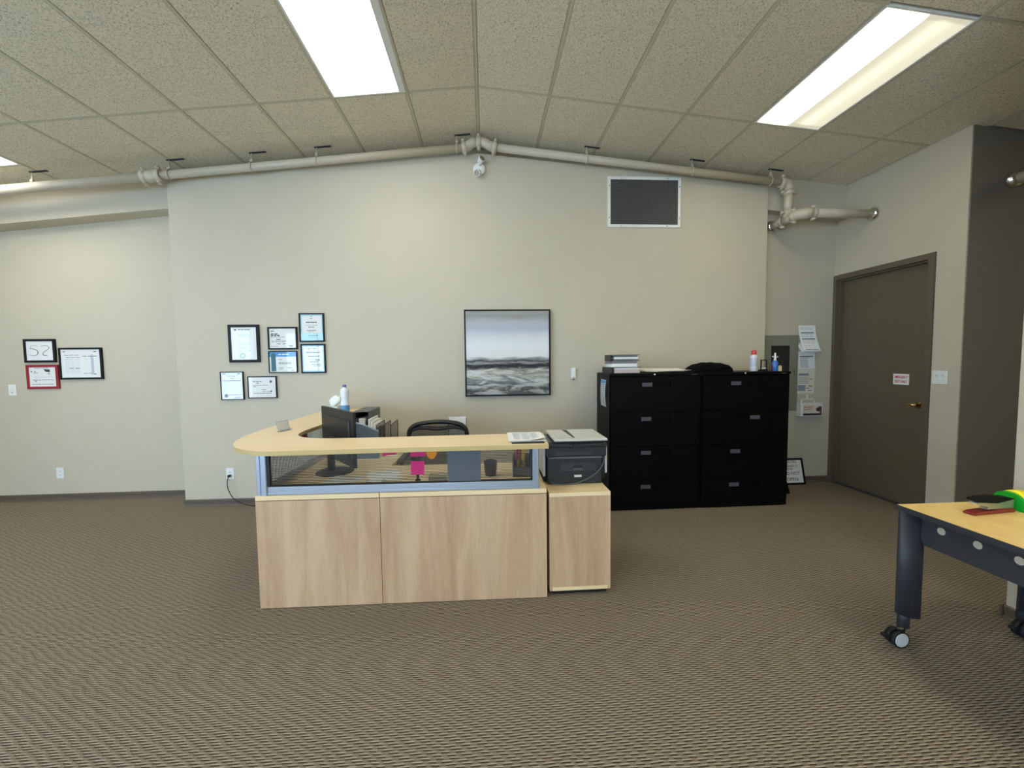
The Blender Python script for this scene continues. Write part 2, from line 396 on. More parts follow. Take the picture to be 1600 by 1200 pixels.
text_bm(b, 'EMERGENCY', 0.036, on_x(4.1478, 3.8425, 1.279), sx=0.62, bold=0.0009); text_bm(b, 'EXIT ONLY', 0.036, on_x(4.1478, 3.8425, 1.235), sx=0.66, bold=0.0009)
obj('lettering', b, M_REDINK, sign)

# ------------------------------------------------------------------ ceiling: backing, tiles, grid
b = BM()
th = .03
prism(b, [(XL0, ceil_z(XL0) + th), (RX, RZ + th), (XR0, ceil_z(XR0) + th), (XR0, ceil_z(XR0) + .15), (RX, RZ + .15), (XL0, ceil_z(XL0) + .15)], YB, 5.1, 'y')
ceiling = struct('ceiling', b, M_TEE)
COLS = [-.627 - .607 * k for k in range(10)][::-1] + [RX] + [.581 + .607 * k for k in range(10)]
COLS = [c for c in COLS if XL0 < c < XR0]; COLS = [XL0] + COLS + [XR0]
ROWS = [4.645, 3.62, 2.40, 1.18, -.04, -1.26, -2.48, -3.70, YB]
LIGHTS = []      # (x0,x1,y0,y1)
def near(a, v): return abs(a - v) < 0.02
def is_light(x0, y0, y1):
    if near(x0, -1.234) or near(x0, 2.402): return near(y1, 3.62) or near(y1, 1.18) or near(y1, -1.26)  # only the farthest panel is seen; nearer ones are added for illumination
    if near(x0, -4.876): return near(y1, 4.2) or near(y1, 1.76) or near(y1, -0.68)  # here too the nearer panels are added for light
    if x0 > 4.7 and x0 < 5.3: return near(y1, 1.18)  # unseen panel added to brighten the charcoal wall
    return False
tile_cache = {}
def tile(x0, x1, y0, y1):
    g = .0125; r = .004
    w, d = x1 - x0, y1 - y0
    side = 0 if x1 <= RX + .01 else 1
    key = (round(w, 3), round(d, 3), side)
    if key not in tile_cache:
        s = SL if side == 0 else -SR
        bm = BM()
        def z(x): return s * x
        # proud face with chamfered edge (tegular tile)
        lo = [(g, g), (w - g, g), (w - g, d - g), (g, d - g)]; inn = [(g + r, g + r), (w - g - r, g + r), (w - g - r, d - g - r), (g + r, d - g - r)]
        top = [bm.verts.new((p[0], p[1], z(p[0]) + .018)) for p in lo]; mid = [bm.verts.new((p[0], p[1], z(p[0]) + .005)) for p in lo]; bot = [bm.verts.new((p[0], p[1], z(p[0]))) for p in inn]
        for a, c in ((top, mid), (mid, bot)):
            for i in range(4): bm.faces.new((a[i], a[(i + 1) % 4], c[(i + 1) % 4], c[i]))
        bm.faces.new(top); bm.faces.new(bot[::-1])
        bmesh.ops.recalc_face_normals(bm, faces=bm.faces)
        me = bpy.data.meshes.new('ceiling_tile'); bm.to_mesh(me); bm.free(); me.materials.append(M_CEIL); tile_cache[key] = me
    o = bpy.data.objects.new('ceiling_tile', tile_cache[key]); COL.objects.link(o); o.parent = ceiling
    o.location = (x0, y0, ceil_z(x0))
far = BM()
def far_tile(x0, x1, y0, y1):
    g = .006
    vs = box(far, x0 + g, x1 - g, y0 + g, y1 - g, 0, .016)
    for v in vs: v.co.z += ceil_z(v.co.x)
def clip_cell(x0, x1, y0, y1):
    # door-wall block takes the corner x>4.09, y>3.28
    if x0 > 4.05 and y0 > 3.2: return None
    if x1 > 4.09 and y1 > 3.28:
        if x0 < 4.09: return None if x0 > 4.08 else (x0, 4.09 if y0 > 3.27 else x1, y0, y1)
        return (x0, x1, y0, min(y1, 3.28))
    return (x0, x1, y0, y1)
tees = BM(); NEARC = []
for i in range(len(COLS) - 1):
    x0, x1 = COLS[i], COLS[i + 1]
    rows = ROWS
    if near(x0, -4.876): rows = [4.645, 4.2, 2.98, 1.76, .54, -.68, -1.9, -3.12, YB]
    for j in range(len(rows) - 1):
        y1, y0 = rows[j], rows[j + 1]
        c = clip_cell(x0, x1, y0, y1)
        if c is None: continue
        if c[1] < x1 - .01 and c[2] < 3.28:   # L-shaped cell cut by the wall: two tiles
            tile(c[0], c[1], c[2], c[3]); continue
        if is_light(x0, y0, y1): LIGHTS.append((x0, x1, y0, y1)); continue
        if y1 > 1.0: tile(*c)
        else: far_tile(*c)
        # cross tee at the near edge
        if y1 > 1.0:
            t = BM()
            vs = box(t, c[0] + .008, c[1] - .008, y0 - .011, y0 + .011, -.0005, .006)
            for v in vs: v.co.z += ceil_z(v.co.x)
            obj('cross_tee', t, M_TEE, ceiling)
obj('ceiling_tile_field', far, M_CEIL, ceiling, kind='stuff')
# cells cut in two around the door-wall corner
for x in COLS[1:-1]:
    t = BM(); y1 = 4.645 if x < 4.08 else 3.27
    vs = box(t, x - .011, x + .011, YB, y1, -.002, .007)
    for v in vs: v.co.z += ceil_z(min(max(v.co.x, x - .011), x + .011))
    obj('main_tee', t, M_TEE, ceiling)
# extra strip beside the door wall
xs = [c for c in COLS if c < 4.09][-1]
tile(xs, 4.09, 3.28, 4.482) if False else None

# ------------------------------------------------------------------ fluorescent troffers
def lens_material(name, stops, tint=(1.0, 0.99, 0.94)):
    m, N, L, b = base(name); N.remove(b); out = N['Material Output']
    tc = N.new('ShaderNodeTexCoord'); sp = N.new('ShaderNodeSeparateXYZ'); L.new(tc.outputs['Object'], sp.inputs[0])
    # tubes behind the prismatic lens show as bands along its length
    x = math_node(N, L, 'ADD', math_node(N, L, 'MULTIPLY', sp.outputs[0], 1 / 0.58), 0.5)
    r = N.new('ShaderNodeValToRGB'); el = r.color_ramp.elements
    while len(el) < len(stops): el.new(.5)
    for e, (p, v) in zip(el, stops): e.position = p; e.color = (v, v, v, 1)
    L.new(x, r.inputs['Fac'])
    ye = math_node(N, L, 'ABSOLUTE', math_node(N, L, 'MULTIPLY', sp.outputs[1], 1 / 0.60))
    er = N.new('ShaderNodeMapRange'); er.inputs[1].default_value = 0.90; er.inputs[2].default_value = 1.0; er.inputs[3].default_value = 1.0; er.inputs[4].default_value = 0.07; L.new(ye, er.inputs[0])
    e = N.new('ShaderNodeEmission'); e.inputs[0].default_value = (*tint, 1)
    v = math_node(N, L, 'MAXIMUM', math_node(N, L, 'MULTIPLY', r.outputs['Color'], er.outputs[0]), 0.05)
    L.new(math_node(N, L, 'MULTIPLY', v, LAMP_POWER), e.inputs[1])
    L.new(e.outputs[0], out.inputs[0]); return m
M_LENS = lens_material('lit_prismatic_lens', [(0, .6), (.12, 1), (.46, .9), (.5, .10), (.54, .9), (.88, 1), (1, .6)])
M_LENS_HALF = lens_material('half_lit_prismatic_lens', [(0, .5), (.08, 1), (.42, 1), (.52, .055), (.60, .062), (.72, .088), (.86, .068), (1, .064)], (1.0, .95, .72))
M_LENS_WARM = lens_material('warm_prismatic_lens', [(0, .6), (.12, 1), (.46, .9), (.5, .10), (.54, .9), (.88, 1), (1, .6)], (1.0, .92, .66))
lit_desc = {(-1, 3): 'bright recessed fluorescent ceiling panel, left of the ridge, nearly above the desk', (2, 3): 'recessed fluorescent ceiling panel, right of the ridge, toward the door', (-4, 4): 'recessed fluorescent ceiling panel cut off at the far left edge'}
for n, (x0, x1, y0, y1) in enumerate(LIGHTS):
    xc, yc = (x0 + x1) / 2, (y0 + y1) / 2
    s = SL if xc < RX else -SR
    k = (int(xc), int(round(y1 - .1)))
    fr = .052 if near(x0, -1.234) else .014
    if yc > 2:
        lb = 'recessed fluorescent ceiling panel cut off at the far left edge' if x0 < -4 else ('bright recessed fluorescent ceiling panel left of the ridge above the desk' if x0 < 0 else 'recessed fluorescent ceiling panel right of the ridge, toward the brown door')
        gr = None
    else: lb = 'unseen fluorescent ceiling panel added to brighten the room'; gr = 'ceiling lights added out of view'
    z = ceil_z(xc)
    r = thing('ceiling_light', lb, 'light', (xc, yc, z), 0, gr)
    r.rotation_euler = (0, -math.atan(s), 0); WM[r.name] = Matrix.Translation((xc, yc, z)) @ Matrix.Rotation(-math.atan(s), 4, 'Y')
    hw, hd = (x1 - x0) / 2 - .006, (y1 - y0) / 2 - .006
    b = BM(); f = .014
    box(b, -hw, -hw + f, -hd, hd, -.004, .016); box(b, hw - fr, hw, -hd, hd, -.004, .016); box(b, -hw + f, hw - fr, -hd, -hd + f, -.004, .016); box(b, -hw + f, hw - fr, hd - f, hd, -.004, .016)
    obj('lens_frame', b, M_WHITEPL, r, local=True)
    b = BM(); box(b, -hw + f, hw - fr, -hd + f, hd - f, .002, .008); obj('lens', b, M_LENS_HALF if (yc > 2 and 2 < xc < 3) else (M_LENS_WARM if xc > 0 else M_LENS), r, local=True)
    b = BM(); box(b, -hw, hw, -hd, hd, .0165, .022); obj('housing', b, M_WHITEPL, r, local=True)

# ================================================================== PIPES UNDER THE CEILING
PY = 4.33
pipe = thing('sprinkler_pipe', 'beige painted sprinkler pipe running under the ceiling along the back wall', 'pipe', (0, PY, 3.5))
PK, PE, PLX = (-.035, PY, 3.70), (3.30, PY, 3.362), (XL0 + .002, PY, 2.955)
def lerp(a, c, t): return tuple(a[i] + (c[i] - a[i]) * t for i in range(3))
def pz(x): return (3.665 + (x + .185) * .1095) if x < -.035 else (3.672 - (x - .139) * .098)
def pp(x): return (x, PY, pz(x))
b = BM(); tube(b, [(XL0 + .002, PY, pz(XL0)), pp(-3.25)], .046, 20); obj('pipe_run', b, M_PIPE, pipe)
b = BM(); tube(b, [pp(-3.25), pp(-.20)], .039, 20); obj('pipe_run', b, M_PIPE, pipe)
b = BM(); tube(b, [pp(.12), pp(3.20)], .039, 20); obj('pipe_run', b, M_PIPE, pipe)
def coupling(c, d, parent=pipe, r=.054, L=.05):
    c, d = Vector(c), Vector(d).normalized()
    b = BM()
    tube(b, [c - d * L / 2, c - d * L * .42, c + d * L * .42, c + d * L / 2], [r * .86, r, r, r * .86], 20)
    # bolt ears
    s = Vector((0, 1, 0)) if abs(d.y) < .7 else Vector((1, 0, 0))
    u = d.cross(s).normalized()
    for k in (-1, 1):
        e = c + u * k * (r + .010)
        tube(b, [e - u * k * .02, e + u * k * .014], .017, 8)
        tube(b, [e - s * .034, e + s * .034], .010, 6)
    obj('coupling', b, M_PIPE, parent)
def elbow(pts, r=.048, parent=pipe, name='elbow'):
    b = BM(); tube(b, pts, r, 20); obj(name, b, M_PIPE, parent)
# peak fitting: two short elbows with a coupling between them
elbow([pp(-.20), (-.14, PY, 3.685), (-.10, PY, 3.715), (-.055, PY, 3.722)]); elbow([(-.015, PY, 3.722), (.03, PY, 3.715), (.07, PY, 3.69), pp(.13)])
coupling((-.035, PY, 3.722), (1, 0, 0)); coupling(pp(-.185), (1, 0, .2)); coupling(pp(.125), (1, 0, -.2))
for x in (-3.29, -3.16): coupling(pp(x), (1, 0, .11), r=.06)
elbow([pp(-3.30), pp(-3.22), pp(-3.14)], .055, name='sleeve')
# hangers: ring, rod, slotted strip in the ceiling
def hanger(x, slot=True):
    z = pz(x); zc = ceil_z(x)
    b = BM()
    tube(b, [(x, PY + .044 * math.cos(a), z + .044 * math.sin(a)) for a in [2 * PI * k / 16 for k in range(17)]], .0055, 6, cap=False)
    tube(b, [(x, PY, z + .042), (x, PY, zc - .002)], .006, 8)
    box(b, x - .012, x + .012, PY - .014, PY + .014, z + .05, z + .066)
    if z + .09 < zc: tube(b, [(x, PY, z + .066), (x, PY, z + .088)], .011, 6)
    h = obj('pipe_hanger', b, M_PIPE, pipe)
    b = BM(); box(b, x - .02, x + .14, PY - .012, PY + .012, zc - .008, zc - .002)
    for v in b.verts: v.co.z += (ceil_z(v.co.x) - zc)
    obj('ceiling_slot', b, M_INKDARK, h)
for x in (-4.32, -3.06, -2.28, -1.65, -.26, 1.08, 2.21, 3.08): hanger(x)
# drop at the right end, tee, two horizontal branches ending in chrome plates
TP = (3.289, 4.33, 2.985)
elbow([(3.20, PY, pz(3.20)), (3.26, PY, pz(3.26) - .004), (3.292, PY, 3.335), (3.294, PY, 3.29)], .049)
coupling((3.215, PY, pz(3.215)), (1, 0, -.1)); coupling((3.293, PY, 3.268), (0, 0, 1))
b = BM(); tube(b, [(3.293, PY, 3.26), (3.289, PY, 3.06)], .045, 18); obj('pipe_drop', b, M_PIPE, pipe)
coupling((3.289, PY, 3.052), (0, 0, 1))
elbow([(3.289, PY, 3.04), (3.289, 4.31, 2.99)], .052); 
b = BM(); tube(b, [(3.289, 4.36, 2.985), (3.289, 4.596, 2.985)], .042, 18); obj('branch_pipe', b, M_PIPE, pipe)
elbow([(3.289, 4.40, 2.985), (3.289, 4.26, 2.985), (3.30, 4.19, 2.985), (3.35, 4.15, 2.985), (3.41, 4.145, 2.985)], .054)
coupling((3.289, 4.40, 2.985), (0, 1, 0)); coupling((3.289, 4.235, 2.985), (0, 1, 0)); coupling((3.42, 4.145, 2.985), (1, 0, 0))
b = BM(); tube(b, [(3.40, 4.145, 2.985), (4.086, 4.145, 2.985)], .045, 18); obj('branch_pipe', b, M_PIPE, pipe)
b = BM(); lathe(b, [(.046, 4.55), (.060, 4.565), (.072, 4.594), (.072, 4.598)], (3.289, 0, 2.985), 24, axis='y'); obj('escutcheon', b, M_CHROME, pipe, label='chrome wall plate round the branch pipe')
b = BM(); lathe(b, [(.046, 4.05), (.060, 4.06), (.072, 4.084), (.072, 4.088)], (0, 4.145, 2.985), 24, axis='x'); obj('escutcheon', b, M_CHROME, pipe, label='chrome wall plate round the branch pipe')
p2 = thing('sprinkler_pipe', 'short beige pipe coming out of the charcoal wall through a chrome plate', 'pipe', (4.47, 3.277, 2.97))
b = BM(); tube(b, [(4.47, 3.276, 2.965), (4.47, 2.2, 2.965)], .045, 18); obj('pipe_run', b, M_PIPE, p2)
coupling((4.47, 3.13, 2.965), (0, 1, 0), p2)
b = BM(); lathe(b, [(.072, 3.277), (.072, 3.272), (.060, 3.24), (.047, 3.225)], (4.47, 0, 2.965), 24, axis='y'); obj('escutcheon', b, M_CHROME, p2)

# emergency lamp
t = thing('emergency_lamp', 'small white emergency lamp with two swivel heads below the ridge', 'lamp', (-.035, 4.449, 3.51))
b = BM(); lathe(b, [(.066, 4.449), (.066, 4.43), (.055, 4.418), (.02, 4.414)], (-.035, 0, 3.50), 28, axis='y'); obj('backplate', b, M_WHITEPL, t)
def lamp_head(j, c, d):
    c, d = Vector(c), Vector(d).normalized(); b = BM()
    tube(b, [Vector(j), c], .011, 10)
    tube(b, [c - d * .03, c - d * .02, c + d * .03, c + d * .034], [.016, .028, .036, .033], 18); h = obj('lamp_head', b, M_WHITEPL, t)
    b = BM(); tube(b, [c + d * .034, c + d * .036], [.030, .028], 18); obj('reflector', b, M_CHROME, h)
lamp_head((-.035, 4.415, 3.53), (-.02, 4.385, 3.565), (.5, -.8, .35)); lamp_head((-.035, 4.415, 3.48), (-.05, 4.385, 3.445), (-.35, -.8, -.45))

# return-air vent
t = thing('air_vent', 'white framed wall vent with dark egg-crate grille, high right of centre', 'vent', (1.74, 4.448, 3.19))
V0, V1, W0, W1 = 1.337, 2.146, 2.918, 3.454
b = BM(); f = .032
box(b, V0, V1, 4.436, 4.449, W1 - f, W1, bev=.003); box(b, V0, V1, 4.436, 4.449, W0, W0 + f, bev=.003); box(b, V0, V0 + f, 4.436, 4.449, W0 + f, W1 - f, bev=.003); box(b, V1 - f, V1, 4.436, 4.449, W0 + f, W1 - f, bev=.003)
obj('vent_frame', b, M_WHITEPL, t)
b = BM()
for x, z in ((V0 + .15, W1 - .016), (V1 - .15, W1 - .016), (V0 + .15, W0 + .016), (V1 - .15, W0 + .016), (V0 + .016, W1 - .1), (V0 + .016, W0 + .1), (V1 - .016, W1 - .1), (V1 - .016, W0 + .1)):
    lathe(b, [(.006, 4.436), (.005, 4.4335)], (x, 0, z), 8, axis='y')
obj('screws', b, M_MGRAY, t, kind='stuff')
M_GRILLE = mat('grille_grey', (112, 112, 108), 0.5)
b = BM(); n = 46
for i in range(n + 1):
    x = V0 + f + (V1 - V0 - 2 * f) * i / n; box(b, x - .0012, x + .0012, 4.438, 4.4475, W0 + f, W1 - f)
m = 30
for i in range(m + 1):
    z = W0 + f + (W1 - W0 - 2 * f) * i / m; box(b, V0 + f, V1 - f, 4.4385, 4.4475, z - .0012, z + .0012)
obj('grille', b, M_GRILLE, t, kind='stuff')
b = BM(); box(b, V0 + .01, V1 - .01, 4.4478, 4.4496, W0 + .01, W1 - .01); obj('backing', b, M_DGRAY, t)

# ================================================================== PICTURES AND FRAMED PAPERS
def painting_material():
    m, N, L, b = base('abstract_seascape')
    tc = N.new('ShaderNodeTexCoord'); sp = N.new('ShaderNodeSeparateXYZ'); L.new(tc.outputs['Object'], sp.inputs[0])
    v = math_node(N, L, 'ADD', math_node(N, L, 'MULTIPLY', sp.outputs[2], 1 / .92), 0.5)     # 0 bottom .. 1 top
    mp = N.new('ShaderNodeMapping'); mp.inputs['Scale'].default_value = (1.6, 1, 9); L.new(tc.outputs['Object'], mp.inputs['Vector'])
    n = N.new('ShaderNodeTexNoise'); n.inputs['Scale'].default_value = 2.6; n.inputs['Detail'].default_value = 6; n.inputs['Roughness'].default_value = .6; L.new(mp.outputs[0], n.inputs['Vector'])
    vv = math_node(N, L, 'ADD', v, math_node(N, L, 'MULTIPLY', math_node(N, L, 'SUBTRACT', n.outputs['Fac'], .5), .10))
    col = ramp(N, L, vv, [(0.0, (54, 58, 60)), (0.12, (74, 78, 80)), (0.18, (170, 174, 176)), (0.24, (176, 174, 160)), (0.30, (214, 210, 198)), (0.325, (30, 28, 28)), (0.365, (26, 26, 28)), (0.385, (150, 150, 150)), (0.402, (36, 36, 38)), (0.425, (130, 130, 132)), (0.455, (226, 226, 224)), (0.60, (226, 230, 230)), (0.70, (210, 213, 216)), (0.78, (178, 184, 198)), (0.86, (176, 180, 184)), (0.93, (148, 148, 144)), (1.0, (170, 168, 160))])
    # surf: dark and pale smears below the horizon
    mp2 = N.new('ShaderNodeMapping'); mp2.inputs['Scale'].default_value = (1.9, 1, 8); mp2.inputs['Rotation'].default_value = (0, .12, 0); L.new(tc.outputs['Object'], mp2.inputs['Vector'])
    n2 = N.new('ShaderNodeTexNoise'); n2.inputs['Scale'].default_value = 1.9; n2.inputs['Detail'].default_value = 7; n2.inputs['Roughness'].default_value = .66; n2.inputs['Distortion'].default_value = 0.7; L.new(mp2.outputs[0], n2.inputs['Vector'])
    surf = ramp(N, L, n2.outputs['Fac'], [(0.30, (22, 22, 24)), (0.44, (78, 80, 80)), (0.52, (176, 172, 156)), (0.60, (220, 222, 224)), (0.72, (120, 114, 96))])
    mk = N.new('ShaderNodeMapRange'); mk.inputs[1].default_value = .345; mk.inputs[2].default_value = .31; L.new(v, mk.inputs[0])
    mx = N.new('ShaderNodeMix'); mx.data_type = 'RGBA'; L.new(math_node(N, L, 'MULTIPLY', mk.outputs[0], .62), mx.inputs[0]); L.new(col, mx.inputs[6]); L.new(surf, mx.inputs[7])
    L.new(mx.outputs[2], b.inputs['Base Color']); b.inputs['Roughness'].default_value = .55
    return m
t = thing('painting', 'large square grey abstract seascape in a thin black frame', 'painting', (.24, 4.425, 1.574))
P0, P1, Q0, Q1 = -.222, .700, 1.112, 2.037
b = BM(); f = .011
box(b, P0, P1, 4.398, 4.4485, Q1 - f, Q1); box(b, P0, P1, 4.398, 4.4485, Q0, Q0 + f); box(b, P0, P0 + f, 4.398, 4.4485, Q0 + f, Q1 - f); box(b, P1 - f, P1, 4.398, 4.4485, Q0 + f, Q1 - f)
obj('frame', b, M_FRAMEBLACK, t)
b = BM(); box(b, P0 + f + .004, P1 - f - .004, 4.405, 4.445, Q0 + f + .004, Q1 - f - .004, bev=.002); obj('canvas', b, painting_material(), t)

def hlines(b, x0, x1, z, widths, y, th=.004, mi=0):
    for i, (a, c) in enumerate(widths): box(b, x0 + (x1 - x0) * a, x0 + (x1 - x0) * c, y - .0004, y, z - th / 2, z + th / 2, mi)
def framed(label, x0, x1, z0, z1, yw, fw, fm, draw, matte=0.0, depth=.022, mmat=None, cat='frame', group=None, rot=0.0):
    xc, zc = (x0 + x1) / 2, (z0 + z1) / 2
    t = thing('framed_certificate', label, cat, (xc, yw - .001, zc), 0, group)
    yb, yf = yw - .0015, yw - depth
    hw, hh = (x1 - x0) / 2, (z1 - z0) / 2
    R = Matrix.Translation((xc, 0, zc)) @ Matrix.Rotation(rot, 4, 'Y')
    def go(name, b, m, par=None, **k):
        b.transform(R); return obj(name, b, m, par or t, **k)
    b = BM()
    prism(b, [(-hw, hh), (hw, hh), (hw - fw, hh - fw), (-hw + fw, hh - fw)], yf, yb, 'y', bev=.0015); prism(b, [(-hw, -hh), (-hw + fw, -hh + fw), (hw - fw, -hh + fw), (hw, -hh)], yf, yb, 'y', bev=.0015)
    prism(b, [(-hw, -hh), (-hw, hh), (-hw + fw, hh - fw), (-hw + fw, -hh + fw)], yf, yb, 'y', bev=.0015); prism(b, [(hw, hh), (hw, -hh), (hw - fw, -hh + fw), (hw - fw, hh - fw)], yf, yb, 'y', bev=.0015)
    go('frame', b, fm)
    yp = yf + .007
    iw, ih = hw - fw, hh - fw
    if matte > 0:
        b = BM(); box(b, -iw, iw, yp + .001, yp + .003, -ih, ih); go('mount', b, mmat or M_PAPER)
        iw -= matte; ih -= matte
    b = BM(); box(b, -iw, iw, yp - .0003, yp + .0009, -ih, ih); pg = go('paper', b, M_PAPER)
    b = BM(); mats = draw(b, -iw, iw, -ih, ih, yp - .0004); go('print', b, mats, pg, kind='stuff')
    b = BM(); box(b, -hw + fw - .001, hw - fw + .001, yf + .003, yf + .0045, -hh + fw - .001, hh - fw + .001); go('glass', b, M_GLASS)
    return t
def U(a0, a1, t): return a0 + (a1 - a0) * t
def lines(b, x0, x1, z0, z1, y, spec, mi=0):
    for v, a, c, th in spec:
        # each line broken into a few word-like runs
        n = max(1, int((c - a) * 9)); s = (c - a) / n
        for k in range(n):
            box(b, U(x0, x1, a + k * s), U(x0, x1, a + k * s + s * random.uniform(.72, .92)), y - .0003, y, U(z0, z1, v) - th / 2, U(z0, z1, v) + th / 2, mi)
def disc(b, cx, cz, r, y, mi, r2=None):
    if r2 is None: prism(b, [(cx + r * math.cos(2 * PI * k / 24), cz + r * math.sin(2 * PI * k / 24)) for k in range(24)], y - .0004, y, 'y', mi)
    else:
        for k in range(24):
            a, c = 2 * PI * k / 24, 2 * PI * (k + 1) / 24
            quad(b, [(cx + r * math.cos(a), y - .0004, cz + r * math.sin(a)), (cx + r * math.cos(c), y - .0004, cz + r * math.sin(c)), (cx + r2 * math.cos(c), y - .0004, cz + r2 * math.sin(c)), (cx + r2 * math.cos(a), y - .0004, cz + r2 * math.sin(a))], mi)
M_GREENINK = mat('green_seal', (150, 196, 140), .7); M_MAROON = mat('maroon_seal', (96, 60, 78), .7); M_CREAM = mat('cream_seal', (232, 236, 200), .6)
def draw_letter(b, x0, x1, z0, z1, y):
    prism(b, [(U(x0, x1, .10), U(z0, z1, .94)), (U(x0, x1, .24), U(z0, z1, .94)), (U(x0, x1, .17), U(z0, z1, .885))], y - .0004, y, 'y', 1)
    lines(b, x0, x1, z0, z1, y, [(.93, .28, .78, .008)], 0)
    lines(b, x0, x1, z0, z1, y, [(.885, .28, .5, .004), (.78, .28, .72, .004), (.75, .28, .7, .004), (.72, .28, .74, .004), (.60, .28, .44, .005), (.5, .28, .72, .004), (.46, .28, .74, .004), (.38, .28, .72, .004), (.35, .28, .6, .004), (.28, .28, .48, .006), (.28, .66, .78, .008)], 2)
    disc(b, U(x0, x1, .42), U(z0, z1, .12), .026, y, 3, .017)
    return [M_INK, M_INKDARK, M_INKPALE, M_GREENINK]
def draw_bold(b, x0, x1, z0, z1, y):
    disc(b, U(x0, x1, .09), U(z0, z1, .86), .006, y, 1)
    lines(b, x0, x1, z0, z1, y, [(.87, .12, .2, .007), (.72, .06, .34, .011), (.64, .06, .42, .012), (.44, .26, .44, .007), (.22, .28, .44, .006), (.22, .5, .62, .006), (.10, .72, .9, .008)], 1)
    lines(b, x0, x1, z0, z1, y, [(.56, .06, .6, .004), (.36, .08, .66, .004), (.32, .08, .6, .004), (.09, .06, .36, .004), (.25, .84, .92, .004)], 0)
    return [M_INK, M_INKDARK]
def draw_blue(b, x0, x1, z0, z1, y):
    box(b, x0, x1, y - .0002, y, U(z0, z1, .76), z1, 2)
    prism(b, [(U(x0, x1, .06), z0 + .006), (U(x0, x1, .24), z0 + .012), (U(x0, x1, .23), U(z0, z1, .88)), (U(x0, x1, .15), U(z0, z1, .98)), (U(x0, x1, .06), U(z0, z1, .85))], y - .0005, y - .0002, 'y', 3)
    lines(b, x0, x1, z0, z1, y - .0003, [(.88, .34, .74, .011)], 4)
    lines(b, x0, x1, z0, z1, y, [(.62, .34, .5, .005), (.48, .34, .86, .004), (.44, .34, .8, .004), (.40, .34, .84, .004), (.20, .34, .54, .006), (.20, .64, .84, .006), (.12, .34, .5, .004), (.09, .82, .92, .006)], 0)
    return [M_INK, M_INKDARK, M_BLUEP, M_TEAL, M_PAPER]
def draw_award(b, x0, x1, z0, z1, y):
    prism(b, [(-.006, U(z0, z1, .985)), (.006, U(z0, z1, .985)), (0, U(z0, z1, .94))], y - .0004, y, 'y', 1)
    lines(b, x0, x1, z0, z1, y, [(.88, .42, .58, .004), (.72, .22, .78, .011), (.52, .34, .64, .007), (.38, .26, .72, .007)], 1)
    lines(b, x0, x1, z0, z1, y, [(.60, .2, .8, .004), (.32, .34, .62, .004)], 0)
    box(b, x0, x1, y - .0001, y, z0, U(z0, z1, .27), 2); lines(b, x0, x1, z0, z1, y - .0002, [(.16, .3, .78, .009), (.09, .34, .7, .005)], 0)
    return [M_INK, M_INKDARK, M_CYAN]
def draw_award_seal(b, x0, x1, z0, z1, y):
    lines(b, x0, x1, z0, z1, y, [(.92, .26, .34, .008), (.92, .5, .7, .004), (.76, .14, .86, .009), (.60, .24, .84, .008), (.44, .6, .84, .012), (.36, .3, .76, .006), (.26, .4, .9, .006), (.2, .5, .9, .005)], 0)
    disc(b, U(x0, x1, .24), U(z0, z1, .16), .030, y, 1, .012)
    return [M_INK, M_CREAM]
def draw_columns(b, x0, x1, z0, z1, y):
    lines(b, x0, x1, z0, z1, y, [(.95, .06, .26, .007), (.95, .76, .94, .010), (.88, .2, .84, .004), (.84, .3, .7, .004), (.78, .44, .6, .007), (.70, .05, .95, .007), (.67, .12, .9, .004), (.16, .3, .94, .006), (.08, .66, .9, .004), (.04, .56, .9, .004)], 0)
    for k in range(10): lines(b, x0, x1, z0, z1, y, [(.62 - k * .04, .08, .46, .0025), (.62 - k * .04, .54, .92, .0025)], 1)
    disc(b, U(x0, x1, .2), U(z0, z1, .13), .019, y, 2); disc(b, U(x0, x1, .2), U(z0, z1, .13), .012, y - .0003, 0, .008)
    return [M_INK, M_INKPALE, M_MAROON]
def draw_wide(b, x0, x1, z0, z1, y):
    lines(b, x0, x1, z0, z1, y, [(.78, .16, .52, .008), (.70, .28, .42, .006), (.60, .16, .74, .004), (.54, .16, .28, .006), (.38, .46, .66, .005), (.28, .5, .82, .005), (.20, .16, .84, .006)], 0)
    box(b, U(x0, x1, .78), U(x0, x1, .86), y - .0004, y, U(z0, z1, .72), U(z0, z1, .84), 1); box(b, U(x0, x1, .79), U(x0, x1, .85), y - .0004, y, U(z0, z1, .26), U(z0, z1, .34), 0)
    return [M_INK, M_TEAL]
WB, WL = 4.45, 4.81
framed('large black framed letter with a green seal, leftmost of the upper frames', -2.652, -2.344, 1.507, 1.897, WB, .028, M_FRAMEBLACK, draw_letter)
framed('black framed certificate with bold heading above the blue banded one', -2.258, -1.960, 1.636, 1.870, WB, .016, M_FRAMEBLACK, draw_bold)
framed('thin black framed certificate with a blue band across its top and left', -2.260, -1.970, 1.393, 1.620, WB, .009, M_FRAMEBLACK, draw_blue)
framed('topmost black framed award with a pale blue foot and inner mount', -1.937, -1.682, 1.712, 2.012, WB, .014, M_FRAMEBLACK, draw_award, .013, mmat=M_CYAN)
framed('black framed award with a round cream seal, right below the topmost award', -1.931, -1.680, 1.386, 1.690, WB, .014, M_FRAMEBLACK, draw_award_seal, .013, mmat=M_CYAN)
framed('thin black upright frame with small columns and a maroon seal, lowest on the left', -2.752, -2.523, 1.118, 1.411, WB, .008, M_FRAMEBLACK, draw_columns)
framed('thin black wide frame of pale text, below the blue banded certificate', -2.482, -2.190, 1.130, 1.359, WB, .009, M_FRAMEBLACK, draw_wide, .0)
